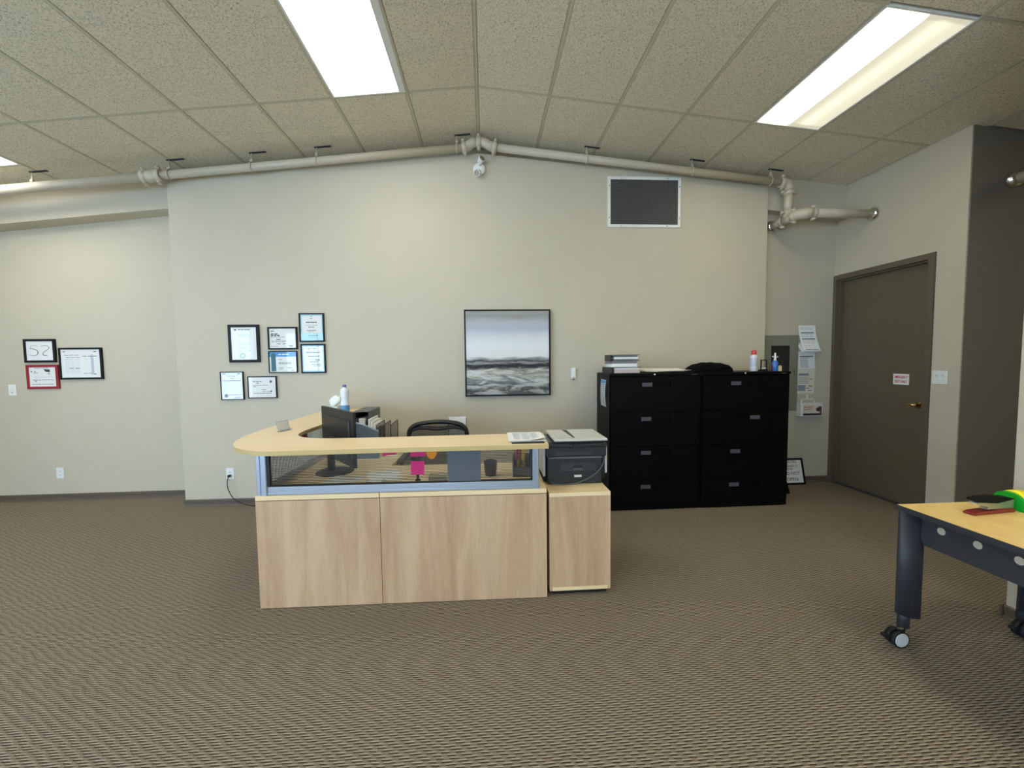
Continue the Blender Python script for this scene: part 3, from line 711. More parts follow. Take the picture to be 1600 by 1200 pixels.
def draw_52(b, x0, x1, z0, z1, y):
    P = lambda u, v: (U(x0, x1, u), y, U(z0, z1, v))
    tube(b, [P(.42, .74), P(.3, .77), P(.18, .74), P(.14, .62)], .0022, 6); tube(b, [P(.12, .62), P(.28, .60), P(.40, .52), P(.44, .42), P(.40, .30), P(.30, .24), P(.18, .26), P(.1, .3)], [.0022, .005, .004, .006, .004, .003, .002, .0015], 6)
    tube(b, [P(.54, .74), P(.66, .78), P(.80, .76), P(.86, .66), P(.80, .56), P(.66, .44), P(.60, .34), P(.64, .26), P(.78, .24)], [.002, .003, .003, .005, .003, .003, .005, .005, .002], 6)
    for v in b.verts: v.co.y = y - .0004 if v.co.y < y else y
    return [M_INK]
def draw_side(b, x0, x1, z0, z1, y):
    lines(b, x0, x1, z0, z1, y, [(.92, .05, .13, .008), (.92, .84, .93, .008)], 1)
    lines(b, x0, x1, z0, z1, y, [(.80, .08, .48, .005), (.76, .55, .95, .007), (.72, .12, .5, .004)], 0)
    for k in range(12): lines(b, x0, x1, z0, z1, y, [(.66 - k * .045, .1, .5, .003)], 2)
    lines(b, x0, x1, z0, z1, y, [(.33, .2, .5, .006), (.15, .55, .8, .005), (.12, .82, .9, .010)], 0)
    box(b, U(x0, x1, .76), U(x0, x1, .83), y - .0002, y, U(z0, z1, .1), U(z0, z1, .82), 2)
    return [M_INK, M_INKDARK, M_INKPALE]
def draw_red(b, x0, x1, z0, z1, y):
    lines(b, x0, x1, z0, z1, y, [(.95, .2, .75, .004), (.78, .06, .12, .012), (.78, .2, .26, .012), (.70, .16, .34, .005), (.66, .7, .8, .01), (.34, .12, .9, .006), (.28, .2, .28, .012), (.12, .08, .9, .006)], 0)
    prism(b, [(U(x0, x1, .54), U(z0, z1, .9)), (U(x0, x1, .78), U(z0, z1, .88)), (U(x0, x1, .78), U(z0, z1, .74)), (U(x0, x1, .62), U(z0, z1, .76))], y - .0004, y, 'y', 1)
    lines(b, x0, x1, z0, z1, y, [(.5, .2, .8, .003), (.44, .2, .7, .003)], 2)
    return [M_INK, M_INKDARK, M_INKPALE]
framed('black frame around a hand-drawn 52, on the wall at far left', -5.005, -4.685, 1.532, 1.788, WL, .024, M_FRAMEBLACK, draw_52)
framed('dark red framed certificate directly under the framed 52', -4.997, -4.672, 1.244, 1.507, WL, .026, M_FRAMERED, draw_red)
framed('wide black framed certificate, rightmost of the three on the left alcove wall', -4.655, -4.212, 1.343, 1.690, WL, .020, M_FRAMEBLACK, draw_side)

# ------------------------------------------------------------------ switches, outlets, sensors
def wallplate(name, label, cat, x, z, w, h, y, kind):
    t = thing(name, label, cat, (x, y - .0005, z))
    b = BM(); box(b, x - w / 2, x + w / 2, y - .007, y - .0008, z - h / 2, z + h / 2, bev=.002); obj('cover_plate', b, M_WHITEPL, t)
    if kind == 'outlet':
        for k in (-1, 1):
            b = BM(); box(b, x - .017, x + .017, y - .0085, y - .0065, z + k * .02 - .014, z + k * .02 + .014, bev=.003)
            s = obj('socket', b, M_WHITEPL, t)
            b = BM()
            for dx in (-.006, .006): box(b, x + dx - .001, x + dx + .001, y - .0092, y - .0084, z + k * .02 - .004, z + k * .02 + .005)
            tube(b, [(x, y - .0084, z + k * .02 - .008), (x, y - .0092, z + k * .02 - .008)], .002, 8)
            obj('slots', b, M_INKDARK, s)
    elif kind == 'dimmer':
        b = BM(); box(b, x - .017, x + .017, y - .010, y - .0065, z - .033, z + .033, bev=.002); obj('rocker', b, M_WHITEPL, t)
        b = BM(); box(b, x - .01, x + .01, y - .0108, y - .0098, z - .040 + .012, z - .022); obj('indicator', b, M_MGRAY, t)
    return t
wallplate('wall_switch', 'white wall switch left of the red framed certificate', 'switch', -5.165, 1.236, .078, .122, WL, 'dimmer')
wallplate('wall_outlet', 'white outlet low on the left alcove wall, nothing plugged in', 'outlet', -4.742, .303, .078, .120, WL, 'outlet')
wallplate('wall_outlet', 'white outlet with a black cord plugged in, behind the desk corner', 'outlet', -2.710, .335, .078, .120, WB, 'outlet')
t = thing('thermostat', 'white thermostat on the left edge of the back wall', 'thermostat', (-3.181, 4.55, 1.50))
b = BM(); box(b, -3.212, -3.187, 4.49, 4.61, 1.43, 1.57, bev=.008); obj('body', b, M_WHITEPL, t)
b = BM(); box(b, -3.188, -3.1795, 4.50, 4.60, 1.44, 1.56); obj('backplate', b, M_WHITEPL, t)
t = thing('wall_sensor', 'small white wireless sensor right of the painting', 'sensor', (.957, 4.449, 1.345))
b = BM(); box(b, .930, .984, 4.428, 4.4485, 1.288, 1.405, bev=.006, seg=3); obj('case', b, M_WHITEPL, t)
b = BM(); tube(b, [(.957, 4.4265, 1.30), (.957, 4.4275, 1.30)], .006, 12); obj('led', b, M_MGRAY, t)
b = BM(); tube(b, [(.945, 4.438, 1.288), (.950, 4.436, 1.272), (.964, 4.436, 1.272), (.970, 4.438, 1.288)], .004, 8); obj('hook', b, M_MGRAY, t)
# two-gang switch on the door wall
t = thing('wall_switch', 'white double wall switch between the brown door and the charcoal wall', 'switch', (4.089, 3.437, 1.295))
b = BM(); box(b, 4.082, 4.0892, 3.372, 3.502, 1.234, 1.356, bev=.002); obj('cover_plate', b, M_WHITEPL, t)
for k in (-1, 1):
    b = BM(); box(b, 4.079, 4.0825, 3.437 + k * .024 - .016, 3.437 + k * .024 + .016, 1.262, 1.328, bev=.0015); rk = obj('rocker', b, M_WHITEPL, t)
    b = BM(); box(b, 4.0783, 4.0792, 3.437 + k * .024 - .009, 3.437 + k * .024 + .009, 1.300, 1.318); obj('indicator', b, M_LGRAY, rk)
# cord from outlet to desk
t = thing('power_cord', 'black power cord hanging from the outlet to behind the desk', 'cord', (-2.71, 4.43, .02))
b = BM(); box(b, -2.722, -2.698, 4.412, 4.4405, .305, .327, bev=.003); obj('plug', b, M_RUBBER, t)
b = BM(); pts = []
ctrl = [(-2.71, 4.412, .315), (-2.722, 4.405, .25), (-2.712, 4.405, .17), (-2.66, 4.40, .08), (-2.56, 4.39, .025), (-2.42, 4.36, .006), (-2.2, 4.30, .006), (-1.9, 4.2, .006), (-1.5, 4.1, .006)]
def smooth(pts, n=6):
    out = []; P = [Vector(p) for p in pts]; P = [P[0]] + P + [P[-1]]
    for i in range(1, len(P) - 2):
        for k in range(n):
            t_ = k / n; a, b_, c, d = P[i - 1], P[i], P[i + 1], P[i + 2]
            out.append(.5 * ((2 * b_) + (c - a) * t_ + (2 * a - 5 * b_ + 4 * c - d) * t_ ** 2 + (3 * b_ - a - 3 * c + d) * t_ ** 3))
    out.append(P[-2]); return out
tube(b, smooth(ctrl), .0042, 8); obj('cable', b, M_RUBBER, t)

# ================================================================== RECEPTION DESK
desk = thing('reception_desk', 'maple reception desk with a raised counter, ribbed clear screen and left wing', 'desk', (-1.393, 2.506, 0), math.radians(-.85))
b = BM(); box(b, .000, .7345, 0, .02, .004, .668, bev=.001); obj('front_panel', b, M_PANEL, desk, local=True)
b = BM(); box(b, .7375, 1.757, 0, .02, .004, .668, bev=.001); obj('front_panel', b, M_PANEL, desk, local=True)
b = BM(); box(b, .002, .734, -.004, .66, .673, .702, bev=.0015); obj('work_surface', b, M_TOP, desk, local=True)
b = BM(); box(b, .738, 1.757, -.004, .66, .673, .702, bev=.0015); obj('work_surface', b, M_TOP, desk, local=True)
b = BM(); box(b, .002, .65, .663, 1.86, .673, .702, bev=.0015); obj('work_surface', b, M_TOP, desk, local=True, label='left wing of the work surface')
b = BM(); box(b, .004, .022, .022, 1.85, .004, .668); obj('side_panel', b, M_PANEL, desk, local=True)
b = BM(); box(b, 1.735, 1.755, .022, .60, .004, .668); obj('side_panel', b, M_PANEL, desk, local=True)
# under-desk drawer pedestal seen only from the side
b = BM(); box(b, .03, .45, 1.80, 1.845, .004, .668); obj('end_panel', b, M_PANEL, desk, local=True)
def post(x0, x1, y0, y1, nm='post'):
    b = BM(); z0, z1 = .702, .979
    w = x1 - x0; g = w * .18; d = .006
    prism(b, [(x0 + .004, y0), (x0 + w * .36, y0), (x0 + w * .40, y0 + d), (x0 + w * .60, y0 + d), (x0 + w * .64, y0), (x1 - .004, y0), (x1, y0 + .004), (x1, y1), (x0, y1), (x0, y0 + .004)], z0, z1, 'z')
    obj(nm, b, M_ALU, desk, local=True)
post(.012, .072, -.002, .045); post(1.672, 1.712, -.002, .045); post(.012, .057, 1.60, 1.645)
M_ALUD = mat('dark_anodised_strip', (52, 54, 60), .4, metal=.5)
b = BM(); box(b, .072, .086, .008, .032, .752, .979); obj('dark_channel', b, M_ALUD, desk, local=True)
b = BM(); box(b, 1.660, 1.672, .008, .032, .752, .979); obj('dark_channel', b, M_ALUD, desk, local=True)
b = BM(); box(b, .072, 1.672, .002, .036, .704, .720, bev=.002); box(b, .072, 1.672, .006, .032, .718, .752, bev=.003); obj('bottom_rail', b, M_ALU, desk, local=True)
b = BM(); box(b, .086, 1.660, .010, .030, .7525, .757); obj('gasket', b, M_RUBBER, desk, local=True)
b = BM(); quad(b, [(.086, .014, .757), (1.660, .014, .757), (1.660, .014, .979), (.086, .014, .979)]); quad(b, [(.086, .022, .757), (.086, .022, .979), (1.660, .022, .979), (1.660, .022, .757)])
scr = obj('clear_screen', b, M_POLY, desk, local=True)
b = BM()
for k in range(22): z = .762 + k * .0098; box(b, .086, 1.660, .0145, .0215, z, z + .0020)
obj('ribs', b, M_RIB, scr, local=True, kind='stuff')
# wing screen along the left side
b = BM(); box(b, .016, .040, .05, 1.60, .704, .752, bev=.003); obj('bottom_rail', b, M_ALU, desk, local=True)
b = BM(); quad(b, [(.026, .05, .752), (.026, 1.60, .752), (.026, 1.60, .979), (.026, .05, .979)]); quad(b, [(.034, .05, .752), (.034, .05, .979), (.034, 1.60, .979), (.034, 1.60, .752)])
scr2 = obj('clear_screen', b, M_POLY, desk, local=True)
b = BM()
for k in range(22): z = .762 + k * .0098; box(b, .0265, .0335, .05, 1.60, z, z + .0020)
obj('ribs', b, M_RIB, scr2, local=True, kind='stuff')
# raised counter with rounded nose
outer = smooth([(-1.10, 2.335, 0), (-1.24, 2.340, 0), (-1.36, 2.385, 0), (-1.475, 2.475, 0), (-1.565, 2.62, 0), (-1.625, 2.80, 0), (-1.655, 3.05, 0), (-1.66, 3.4, 0)], 5)
inner = smooth([(-1.30, 3.5, 0), (-1.305, 3.25, 0), (-1.312, 3.02, 0), (-1.290, 2.87, 0), (-1.21, 2.765, 0), (-1.08, 2.71, 0), (-.90, 2.695, 0), (-.6, 2.695, 0)], 5)
pts = [(.358, 2.342), (-.4, 2.345)] + [(p.x, p.y) for p in outer] + [(-1.66, 4.41), (-1.30, 4.41)] + [(p.x, p.y) for p in inner] + [(.378, 2.715)]
b = BM(); vs = prism(b, pts, .980, 1.006, 'z', 0)
b.normal_update()
for f in b.faces:
    if abs(f.normal.z) < .5: f.material_index = 1
obj('counter_top', b, [M_TOP, M_EDGE], desk)

# notes and sheets stuck on the screen
def note(label, x0, x1, z0, z1, m, rot=0, y=.0085, pts=None, name='sticky_note', cat='note'):
    M = WM[desk.name]; P = [M @ Vector((x - 0, y, 0)) for x in (0,)]
    o = thing(name, label, cat, tuple(M @ Vector(((x0 + x1) / 2, y, (z0 + z1) / 2))), math.radians(-.85))
    b = BM(); w, h = (x1 - x0) / 2, (z1 - z0) / 2
    q = pts or [(-w, -h), (w, -h), (w, h), (-w, h)]
    if rot: q = [(u * math.cos(rot) - v * math.sin(rot), u * math.sin(rot) + v * math.cos(rot)) for u, v in q]
    prism(b, q, -.0008, .0002, 'y'); obj('sheet', b, m, o, local=True)
    return o
note('small pink note hanging under the counter edge, leftmost of the notes', .757, .845, .925, .972, M_PINK, pts=[(-.042, -.024), (.044, -.012), (.044, .024), (-.044, .024)])
note('wide pink note under the counter edge beside the orange note', .925, 1.018, .918, .975, M_PINK, name='sticky_note')
note('orange rounded note under the counter edge', 1.022, 1.088, .900, .972, M_ORANGE, pts=[(-.033, .036), (-.033, 0), (-.024, -.024), (-.008, -.036), (.012, -.034), (.028, -.014), (.033, .01), (.033, .036)])
note('magenta square note on the ribbed screen below the pink and orange ones', .928, 1.008, .806, .890, M_PINK, rot=-.03)
note('large grey translucent sheet fixed on the ribbed screen', 1.150, 1.352, .7585, .976, M_MGRAY, name='grey_sheet', cat='sheet')
o = thing('sticky_note', 'pink note on the inside of the left wing screen', 'note', (-1.352, 3.12, .90))
b = BM(); box(b, -1.353, -1.352, 3.06, 3.16, .85, .965); obj('sheet', b, M_PINK, o)

# name-card holder on the wing
t = thing('card_holder', 'small clear card holder on the curved corner of the counter', 'card holder', (-1.46, 3.04, 1.0065))
b = BM(); R = Matrix.Translation((-1.46, 3.04, 1.0068)) @ Matrix.Rotation(math.radians(72), 4, 'Z')
vs = box(b, -.055, .055, -.016, .020, 0, .002); vs += box(b, -.055, .055, -.0165, -.0145, .0, .012)
v2 = box(b, -.055, .055, -.001, .001, 0, .075); xform(v2, Matrix.Rotation(-.3, 4, 'X')); b.transform(R); obj('clear_stand', b, M_CLEARPL, t)
b = BM(); v2 = box(b, -.047, .047, -.0022, -.0012, .004, .068); xform(v2, Matrix.Rotation(-.3, 4, 'X')); b.transform(R); obj('card', b, M_LGRAY, t)

# papers on the counter
t = thing('paper_stack', 'white papers on a black clipboard at the right end of the counter', 'papers', (.25, 2.56, 1.0065))
b = BM(); box(b, .146, .338, 2.372, 2.62, 1.0068, 1.011, bev=.001); obj('clipboard', b, M_BLACK, t)
def sheet(name, c, w, h, z, rot, parent, curl=0.0, m=None, label=None, rise=0.0):
    b = BM(); n = 8; g = {}
    for i in range(n + 1):
        for j in range(n + 1):
            u, v = i / n, j / n; zz = z + curl * (max(0, u + (1 - v) - 1.45) ** 1.5) + .0006 * math.sin(u * 9) * math.sin(v * 7) + rise * v ** 1.5
            x, y = (u - .5) * w, (v - .5) * h
            g[i, j] = (b.verts.new((c[0] + x * math.cos(rot) - y * math.sin(rot), c[1] + x * math.sin(rot) + y * math.cos(rot), zz)), b.verts.new((c[0] + x * math.cos(rot) - y * math.sin(rot), c[1] + x * math.sin(rot) + y * math.cos(rot), zz - .0005)))
    for i in range(n):
        for j in range(n):
            b.faces.new([g[i, j][0], g[i + 1, j][0], g[i + 1, j + 1][0], g[i, j + 1][0]]); b.faces.new([g[i, j][1], g[i, j + 1][1], g[i + 1, j + 1][1], g[i + 1, j][1]])
    for i in range(n):
        for (p, q) in (((i, 0), (i + 1, 0)), ((i + 1, n), (i, n)), ((0, i + 1), (0, i)), ((n, i), (n, i + 1))):
            b.faces.new([g[p][0], g[p][1], g[q][1], g[q][0]])
    return obj(name, b, m or M_PAPER, parent, label=label)
sheet('paper', (.245, 2.555), .222, .300, 1.0125, .02, t); sheet('paper', (.243, 2.553), .222, .300, 1.0148, -.02, t)
pp_ = sheet('paper', (.246, 2.552), .216, .290, 1.0172, .0, t, curl=.05)
b = BM()
for k in range(12):
    y = 2.66 - k * .018
    for s_ in range(3):
        x = .165 + s_ * .055; box(b, x, x + random.uniform(.035, .05), y - .0035, y + .0035, 1.0180, 1.0183)
obj('print', b, M_INKPALE, pp_, kind='stuff')

# ------------------------------------------------------------------ pedestal cabinet and printer
t = thing('pedestal_cabinet', 'narrow maple storage pedestal at the right end of the desk, under the printer', 'cabinet', (.577, 2.49, 0))
X0, X1, Y0, Y1 = .382, .772, 2.492, 3.08
b = BM(); box(b, X0, X1, Y0, Y1, .640, .664, bev=.0015); obj('top', b, M_TOP, t)
b = BM(); box(b, X0, X0 + .018, Y0, Y1, .034, .6395); obj('side_panel', b, M_PANEL, t)
b = BM(); box(b, X1 - .018, X1, Y0, Y1, .034, .6395); obj('side_panel', b, M_PANEL, t)
b = BM(); box(b, X0 + .019, X1 - .019, Y0, Y1, .034, .056); obj('bottom_panel', b, M_TOP, t)
b = BM(); box(b, X0 + .0185, X1 - .0185, Y0 + .003, Y0 + .02, .0565, .6395); obj('back_panel', b, M_PANEL, t)
b = BM(); box(b, X0 + .03, X1 - .02, Y0 + .03, Y1 - .03, .001, .0335); obj('plinth', b, M_BLACK, t)

t = thing('printer', 'dark grey multifunction printer with a pale scanner lid, seen from its back', 'printer', (.583, 2.83, .665))
YR = 2.665
b = BM(); box(b, .400, .764, YR, 3.04, .668, .838, bev=.006); obj('lower_body', b, M_DGRAY, t)
b = BM(); box(b, .405, .765, YR - .006, 3.03, .838, .851, bev=.003); obj('ledge_strip', b, M_MGRAY, t)
b = BM(); box(b, .392, .796, YR, 3.05, .851, .912, bev=.006); obj('upper_body', b, M_DGRAY, t)
b = BM(); box(b, .398, .800, YR - .004, 3.05, .912, .938, bev=.007); obj('scanner_base', b, M_DGRAY, t)
b = BM(); vs = box(b, .440, .798, YR - .025, 3.02, .957, .973, bev=.007, seg=3); lid = obj('scanner_lid', b, M_LGRAY, t, label='pale grey scanner lid')
b = BM(); box(b, .450, .785, YR + .01, 3.01, .938, .957); obj('lid_gap', b, M_BLACK, t)
b = BM(); prism(b, [(.578, YR + .03), (.590, YR + .03), (.590, 2.98), (.555, 3.00), (.562, 2.95)], .9725, .9745, 'z'); obj('lid_slot', b, M_DGRAY, lid)
b = BM(); box(b, .475, .576, YR + .02, YR + .022, .9725, .9738); box(b, .475, .476, YR + .02, 2.93, .9725, .9738); obj('lid_seam', b, M_MGRAY, lid)
b = BM(); box(b, .402, .438, YR + .03, 3.03, .938, .944, bev=.002); obj('control_deck', b, M_MGRAY, t)
b = BM(); box(b, .568, .612, YR - .014, YR - .004, .905, .934, bev=.003); obj('hinge', b, M_DGRAY, t)
b = BM(); box(b, .690, .728, YR - .009, YR - .003, .920, .928); box(b, .41, .44, YR - .009, YR - .003, .920, .928); obj('clip', b, M_BLACK, t, kind='stuff')
b = BM(); box(b, .455, .700, YR - .003, YR, .858, .886, bev=.001); obj('rear_hatch', b, mat('soft_black_plastic', (50, 53, 57), .5), t)
b = BM(); box(b, .484, .722, YR - .004, YR, .752, .812, bev=.0015); hatch = obj('rear_cover', b, mat('soft_black_plastic', (50, 53, 57), .5), t)
b = BM(); box(b, .572, .632, YR - .006, YR - .0035, .778, .792); obj('pull_recess', b, M_BLACK, hatch)
b = BM(); box(b, .572, .632, YR - .010, YR - .0035, .764, .772, bev=.001); obj('pull_lip', b, M_MGRAY, hatch)
b = BM(); box(b, .578, .628, YR - .0025, YR, .712, .727, bev=.001); obj('badge', b, M_LGRAY, t)
for (x, z) in ((.42, .868), (.735, .872), (.465, .80), (.745, .80)):
    b = BM(); tube(b, [(x, YR - .0015, z), (x, YR + .001, z)], .005, 10); obj('screw', b, M_BLACK, t)
b = BM(); box(b, .374, .391, 2.70, 3.02, .712, .905, bev=.005); obj('side_cover', b, M_LGRAY, t, label='pale grey side cover')
b = BM(); box(b, .797, .812, 2.70, 3.02, .725, .925, bev=.005); obj('side_cover', b, M_LGRAY, t, label='pale grey side cover')
b = BM(); box(b, .765, .806, 2.72, 3.03, .680, .720, bev=.006); box(b, .765, .796, 2.70, 3.03, .72, .851); obj('side_base', b, M_BLACK, t)
b = BM(); box(b, .378, .400, 2.72, 3.0, .675, .712, bev=.004); obj('side_base', b, M_BLACK, t)
b = BM(); box(b, .410, .432, YR - .004, YR, .682, .700, bev=.002); obj('power_socket', b, M_BLACK, t)
t2 = thing('printer_cable', 'thin grey cable sagging across the back of the printer', 'cable', (.6, 2.64, .67))
b = BM(); tube(b, smooth([(.422, 2.655, .690), (.44, 2.648, .678), (.52, 2.645, .672), (.60, 2.643, .682), (.68, 2.643, .715), (.74, 2.645, .76), (.775, 2.655, .81), (.785, 2.69, .845)]), .0035, 8); obj('cable', b, M_MGRAY, t2)

# ------------------------------------------------------------------ computer monitor on the desk
t = thing('computer_monitor', 'black flat computer monitor seen from behind at the desk corner', 'monitor', (-1.08, 3.02, .703))
A = Vector((-.885, 2.785)); B_ = Vector((-1.275, 3.27)); dirv = (B_ - A); Wm = dirv.length; ang = math.atan2(dirv.y, dirv.x)
M = Matrix.Translation((A.x, A.y, 0)) @ Matrix.Rotation(ang, 4, 'Z')      # x along the screen, -y... back faces the camera side
b = BM(); box(b, 0, Wm, -.012, .012, .782, 1.160, bev=.004); 
prof = [(0.02, .80), (Wm - .02, .80), (Wm - .02, 1.14), (.02, 1.14)]
b.transform(M); obj('screen_housing', b, M_BLACK, t)
b = BM(); vs = box(b, .05, Wm - .05, 0, .022, .83, 1.10, bev=.01); b.transform(M); obj('rear_bulge', b, M_BLACK, t)
b = BM(); box(b, .01, Wm - .01, .0115, .0135, 1.132, 1.136); b.transform(M); obj('vent_line', b, M_DGRAY, t)
b = BM(); box(b, .015, Wm - .015, -.0135, -.0118, .80, 1.148); b.transform(M); obj('screen', b, mat('dark_screen', (14, 15, 18), .1), t)
b = BM(); tube(b, [(Wm / 2, .03, .96), (Wm / 2, .055, .90), (Wm / 2 + .01, .05, .72)], [.028, .026, .026], 14); b.transform(M); obj('stand_neck', b, M_BLACK, t)
b = BM(); lathe(b, [(.13, .7035), (.13, .709), (.11, .716), (.03, .722)], (Wm / 2, .03, 0), 28); b.transform(M); obj('stand_base', b, M_BLACK, t)

# ------------------------------------------------------------------ things on the wing behind the monitor
t = thing('lotion_bottle', 'white bottle with a purple cap standing on the far end of the counter wing', 'bottle', (-1.358, 4.02, 1.0065))
BX, BY = -1.358, 4.02
b = BM(); lathe(b, [(.036, 1.0068), (.040, 1.012), (.040, 1.11), (.031, 1.14), (.040, 1.175), (.040, 1.225), (.030, 1.246), (.015, 1.252), (.015, 1.260)], (BX, BY, 0), 24); obj('bottle_body', b, mat('milky_plastic', (226, 232, 238), .3), t)
b = BM(); lathe(b, [(.0405, 1.02), (.0408, 1.021), (.0408, 1.084), (.0405, 1.085)], (BX, BY, 0), 24); obj('label', b, mat('blue_label', (90, 150, 196), .5), t)
b = BM(); lathe(b, [(.017, 1.260), (.018, 1.262), (.018, 1.276), (.015, 1.280)], (BX, BY, 0), 18); obj('cap', b, mat('purple_cap', (104, 84, 170), .4), t)
t = thing('small_box', 'small yellow green packet beside the bottle with the purple cap', 'box', (-1.44, 3.92, 1.0065))
b = BM(); box(b, -1.440, -1.393, 3.91, 3.945, 1.0068, 1.055, bev=.004); obj('packet', b, mat('lime_packet', (206, 210, 130), .5), t)
t = thing('tissue_box', 'low tissue box with a white tissue sticking out, behind the monitor', 'tissue box', (-1.52, 4.15, 1.0065))
b = BM(); box(b, -1.575, -1.455, 4.09, 4.21, 1.0068, 1.062, bev=.003); obj('box', b, mat('pale_tissue_box', (206, 214, 214), .7), t)
b = BM(); n = 14; top = []; rg = []
for j in range(7):
    f = j / 6; row = []
    for k in range(n):
        a = 2 * PI * k / n; r = (.028 + .042 * math.sin(f * PI * .9)) * (1 + .28 * math.sin(3 * a + j)) * (1 - f * .45)
        row.append(b.verts.new((-1.515 + .05 * f + r * math.cos(a), 4.15 + .5 * r * math.sin(a), 1.063 + .10 * f + .012 * math.sin(2 * a + 1.5))))
    rg.append(row)
for a_, c_ in zip(rg, rg[1:]):
    for k in range(n): ff = b.faces.new((a_[k], a_[(k + 1) % n], c_[(k + 1) % n], c_[k])); ff.smooth = True
b.faces.new(rg[-1]); b.faces.new(rg[0][::-1]); obj('tissue', b, M_PAPER, t)

# magazine file (open front), papers, mesh sorter on the wing
t = thing('magazine_file', 'grey upright magazine file holding papers on the desk wing', 'magazine file', (-1.12, 3.95, .703))
x0, x1, y0, y1, z0, z1 = -1.215, -1.07, 3.78, 4.18, .704, 1.045
b = BM(); box(b, x0, x0 + .004, y0, y1, z0, z1); box(b, x1 - .004, x1, y0, y1, z0, z1); box(b, x0 + .004, x1 - .004, y1 - .004, y1, z0, z1); box(b, x0 + .004, x1 - .004, y0, y1 - .004, z0, z0 + .004); box(b, x0 + .004, x1 - .004, y0, y1 - .004, z1 - .004, z1)
obj('casing', b, M_MGRAY, t)
b = BM(); box(b, x0 + .008, x0 + .05, y0 + .01, y1 - .01, z0 + .005, z1 - .06); obj('papers', b, M_INKDARK, t)
t = thing('binder', 'white binder leaning in the grey magazine file', 'binder', (-1.14, 3.85, .71))
b = BM(); box(b, -1.155, -1.10, 3.765, 4.02, .709, .985, bev=.003); obj('cover', b, M_LGRAY, t)
t = thing('envelope', 'pale blue folder standing at the left of the magazine file', 'folder', (-1.25, 3.82, .703))
b = BM(); box(b, -1.262, -1.225, 3.78, 4.1, .704, .985, bev=.003); obj('folder_cover', b, mat('pale_blue_folder', (150, 168, 186), .6), t)
b = BM(); box(b, -1.250, -1.236, 3.779, 4.09, .71, .98); obj('dark_divider', b, mat('navy_folder', (30, 50, 72), .6), t)
t = thing('paper_bundle', 'thick bundle of white papers standing right of the magazine file', 'papers', (-1.01, 3.85, .703))
for k in range(4):
    b = BM(); box(b, -1.055 + k * .022, -1.038 + k * .022, 3.70, 3.98 - k * .01, .704, .985 - k * .022, bev=.001); obj('paper_bundle_section', b, M_PAPER, t)
t = thing('desk_sorter', 'black wire mesh sorter with upright dividers beside the white papers', 'sorter', (-.90, 3.7, .703))
for k, (x, dz) in enumerate(((-.955, .0), (-.90, -.004), (-.835, -.002))):
    b = BM(); za, zb = .715, .955 + dz
    tube(b, [(x, 3.60, za), (x, 3.60, zb - .03), (x, 3.61, zb - .012), (x + .002, 3.86, zb), (x + .002, 3.875, zb - .01), (x, 3.875, za)], .0035, 6); d_ = obj('divider', b, M_BLACK, t)
    b = BM(); quad(b, [(x, 3.602, za), (x, 3.602, zb - .014), (x, 3.87, zb - .002), (x, 3.873, za)]); obj('wire_mesh', b, M_WIREMESH, d_)
b = BM(); box(b, -.965, -.825, 3.60, 3.88, .704, .716, bev=.002); obj('tray', b, M_BLACK, t)
t = thing('desk_phone_tray', 'blue grey curved plastic tray on the desk wing behind the monitor', 'tray', (-1.03, 3.35, .703))
b = BM(); n = 12; rows = []
for k in range(n + 1):
    u = k / n; x = -1.13 + .24 * u; z = 1.005 - .085 * u ** 1.5
    rows.append([b.verts.new((x, 3.40, .704)), b.verts.new((x, 3.40, z)), b.verts.new((x, 3.425, z)), b.verts.new((x, 3.425, .704))])
for a_, c_ in zip(rows, rows[1:]):
    for k in range(4): b.faces.new((a_[k], a_[(k + 1) % 4], c_[(k + 1) % 4], c_[k]))
b.faces.new(rows[0]); b.faces.new(rows[-1][::-1]); obj('curved_front', b, mat('slate_blue_plastic', (104, 122, 148), .45), t)
b = BM(); tube(b, [r[1].co if False else (-1.13 + .24 * k / 12, 3.412, 1.008 - .085 * (k / 12) ** 1.5) for k in range(13)], .007, 8); obj('rim', b, mat('pale_blue_rim', (160, 174, 196), .4), t)

# small things seen through the ribbed screen
t = thing('pencil_cup', 'black round mesh pencil cup behind the ribbed screen', 'cup', (.022, 2.80, .703))
b = BM(); lathe(b, [(.036, .7035), (.042, .74), (.046, .80), (.043, .806), (.039, .80), (.036, .72)], (.022, 2.80, 0), 24); obj('cup', b, mat('cup_mesh_black', (44, 44, 46), .5), t)
t = thing('rubber_stamp', 'small dark rubber stamp behind the ribbed screen under the magenta note', 'stamp', (-.462, 2.72, .703))
b = BM(); lathe(b, [(.018, .7035), (.018, .712), (.007, .722), (.009, .735), (.016, .752), (.015, .762), (.006, .768)], (-.462, 2.72, 0), 18); obj('stamp_body', b, M_BLACK, t)
t = thing('pen_organizer', 'grey pen organizer filled with pens and coloured cards at the right end of the desk', 'pen holder', (.255, 2.78, .703))
b = BM(); box(b, .175, .325, 2.74, 2.84, .704, .712); box(b, .175, .179, 2.74, 2.84, .712, .80); box(b, .321, .325, 2.74, 2.84, .712, .80); box(b, .179, .321, 2.837, 2.84, .712, .84); box(b, .179, .321, 2.74, 2.743, .712, .77); box(b, .24, .243, 2.743, 2.837, .712, .80); obj('holder', b, M_MGRAY, t)
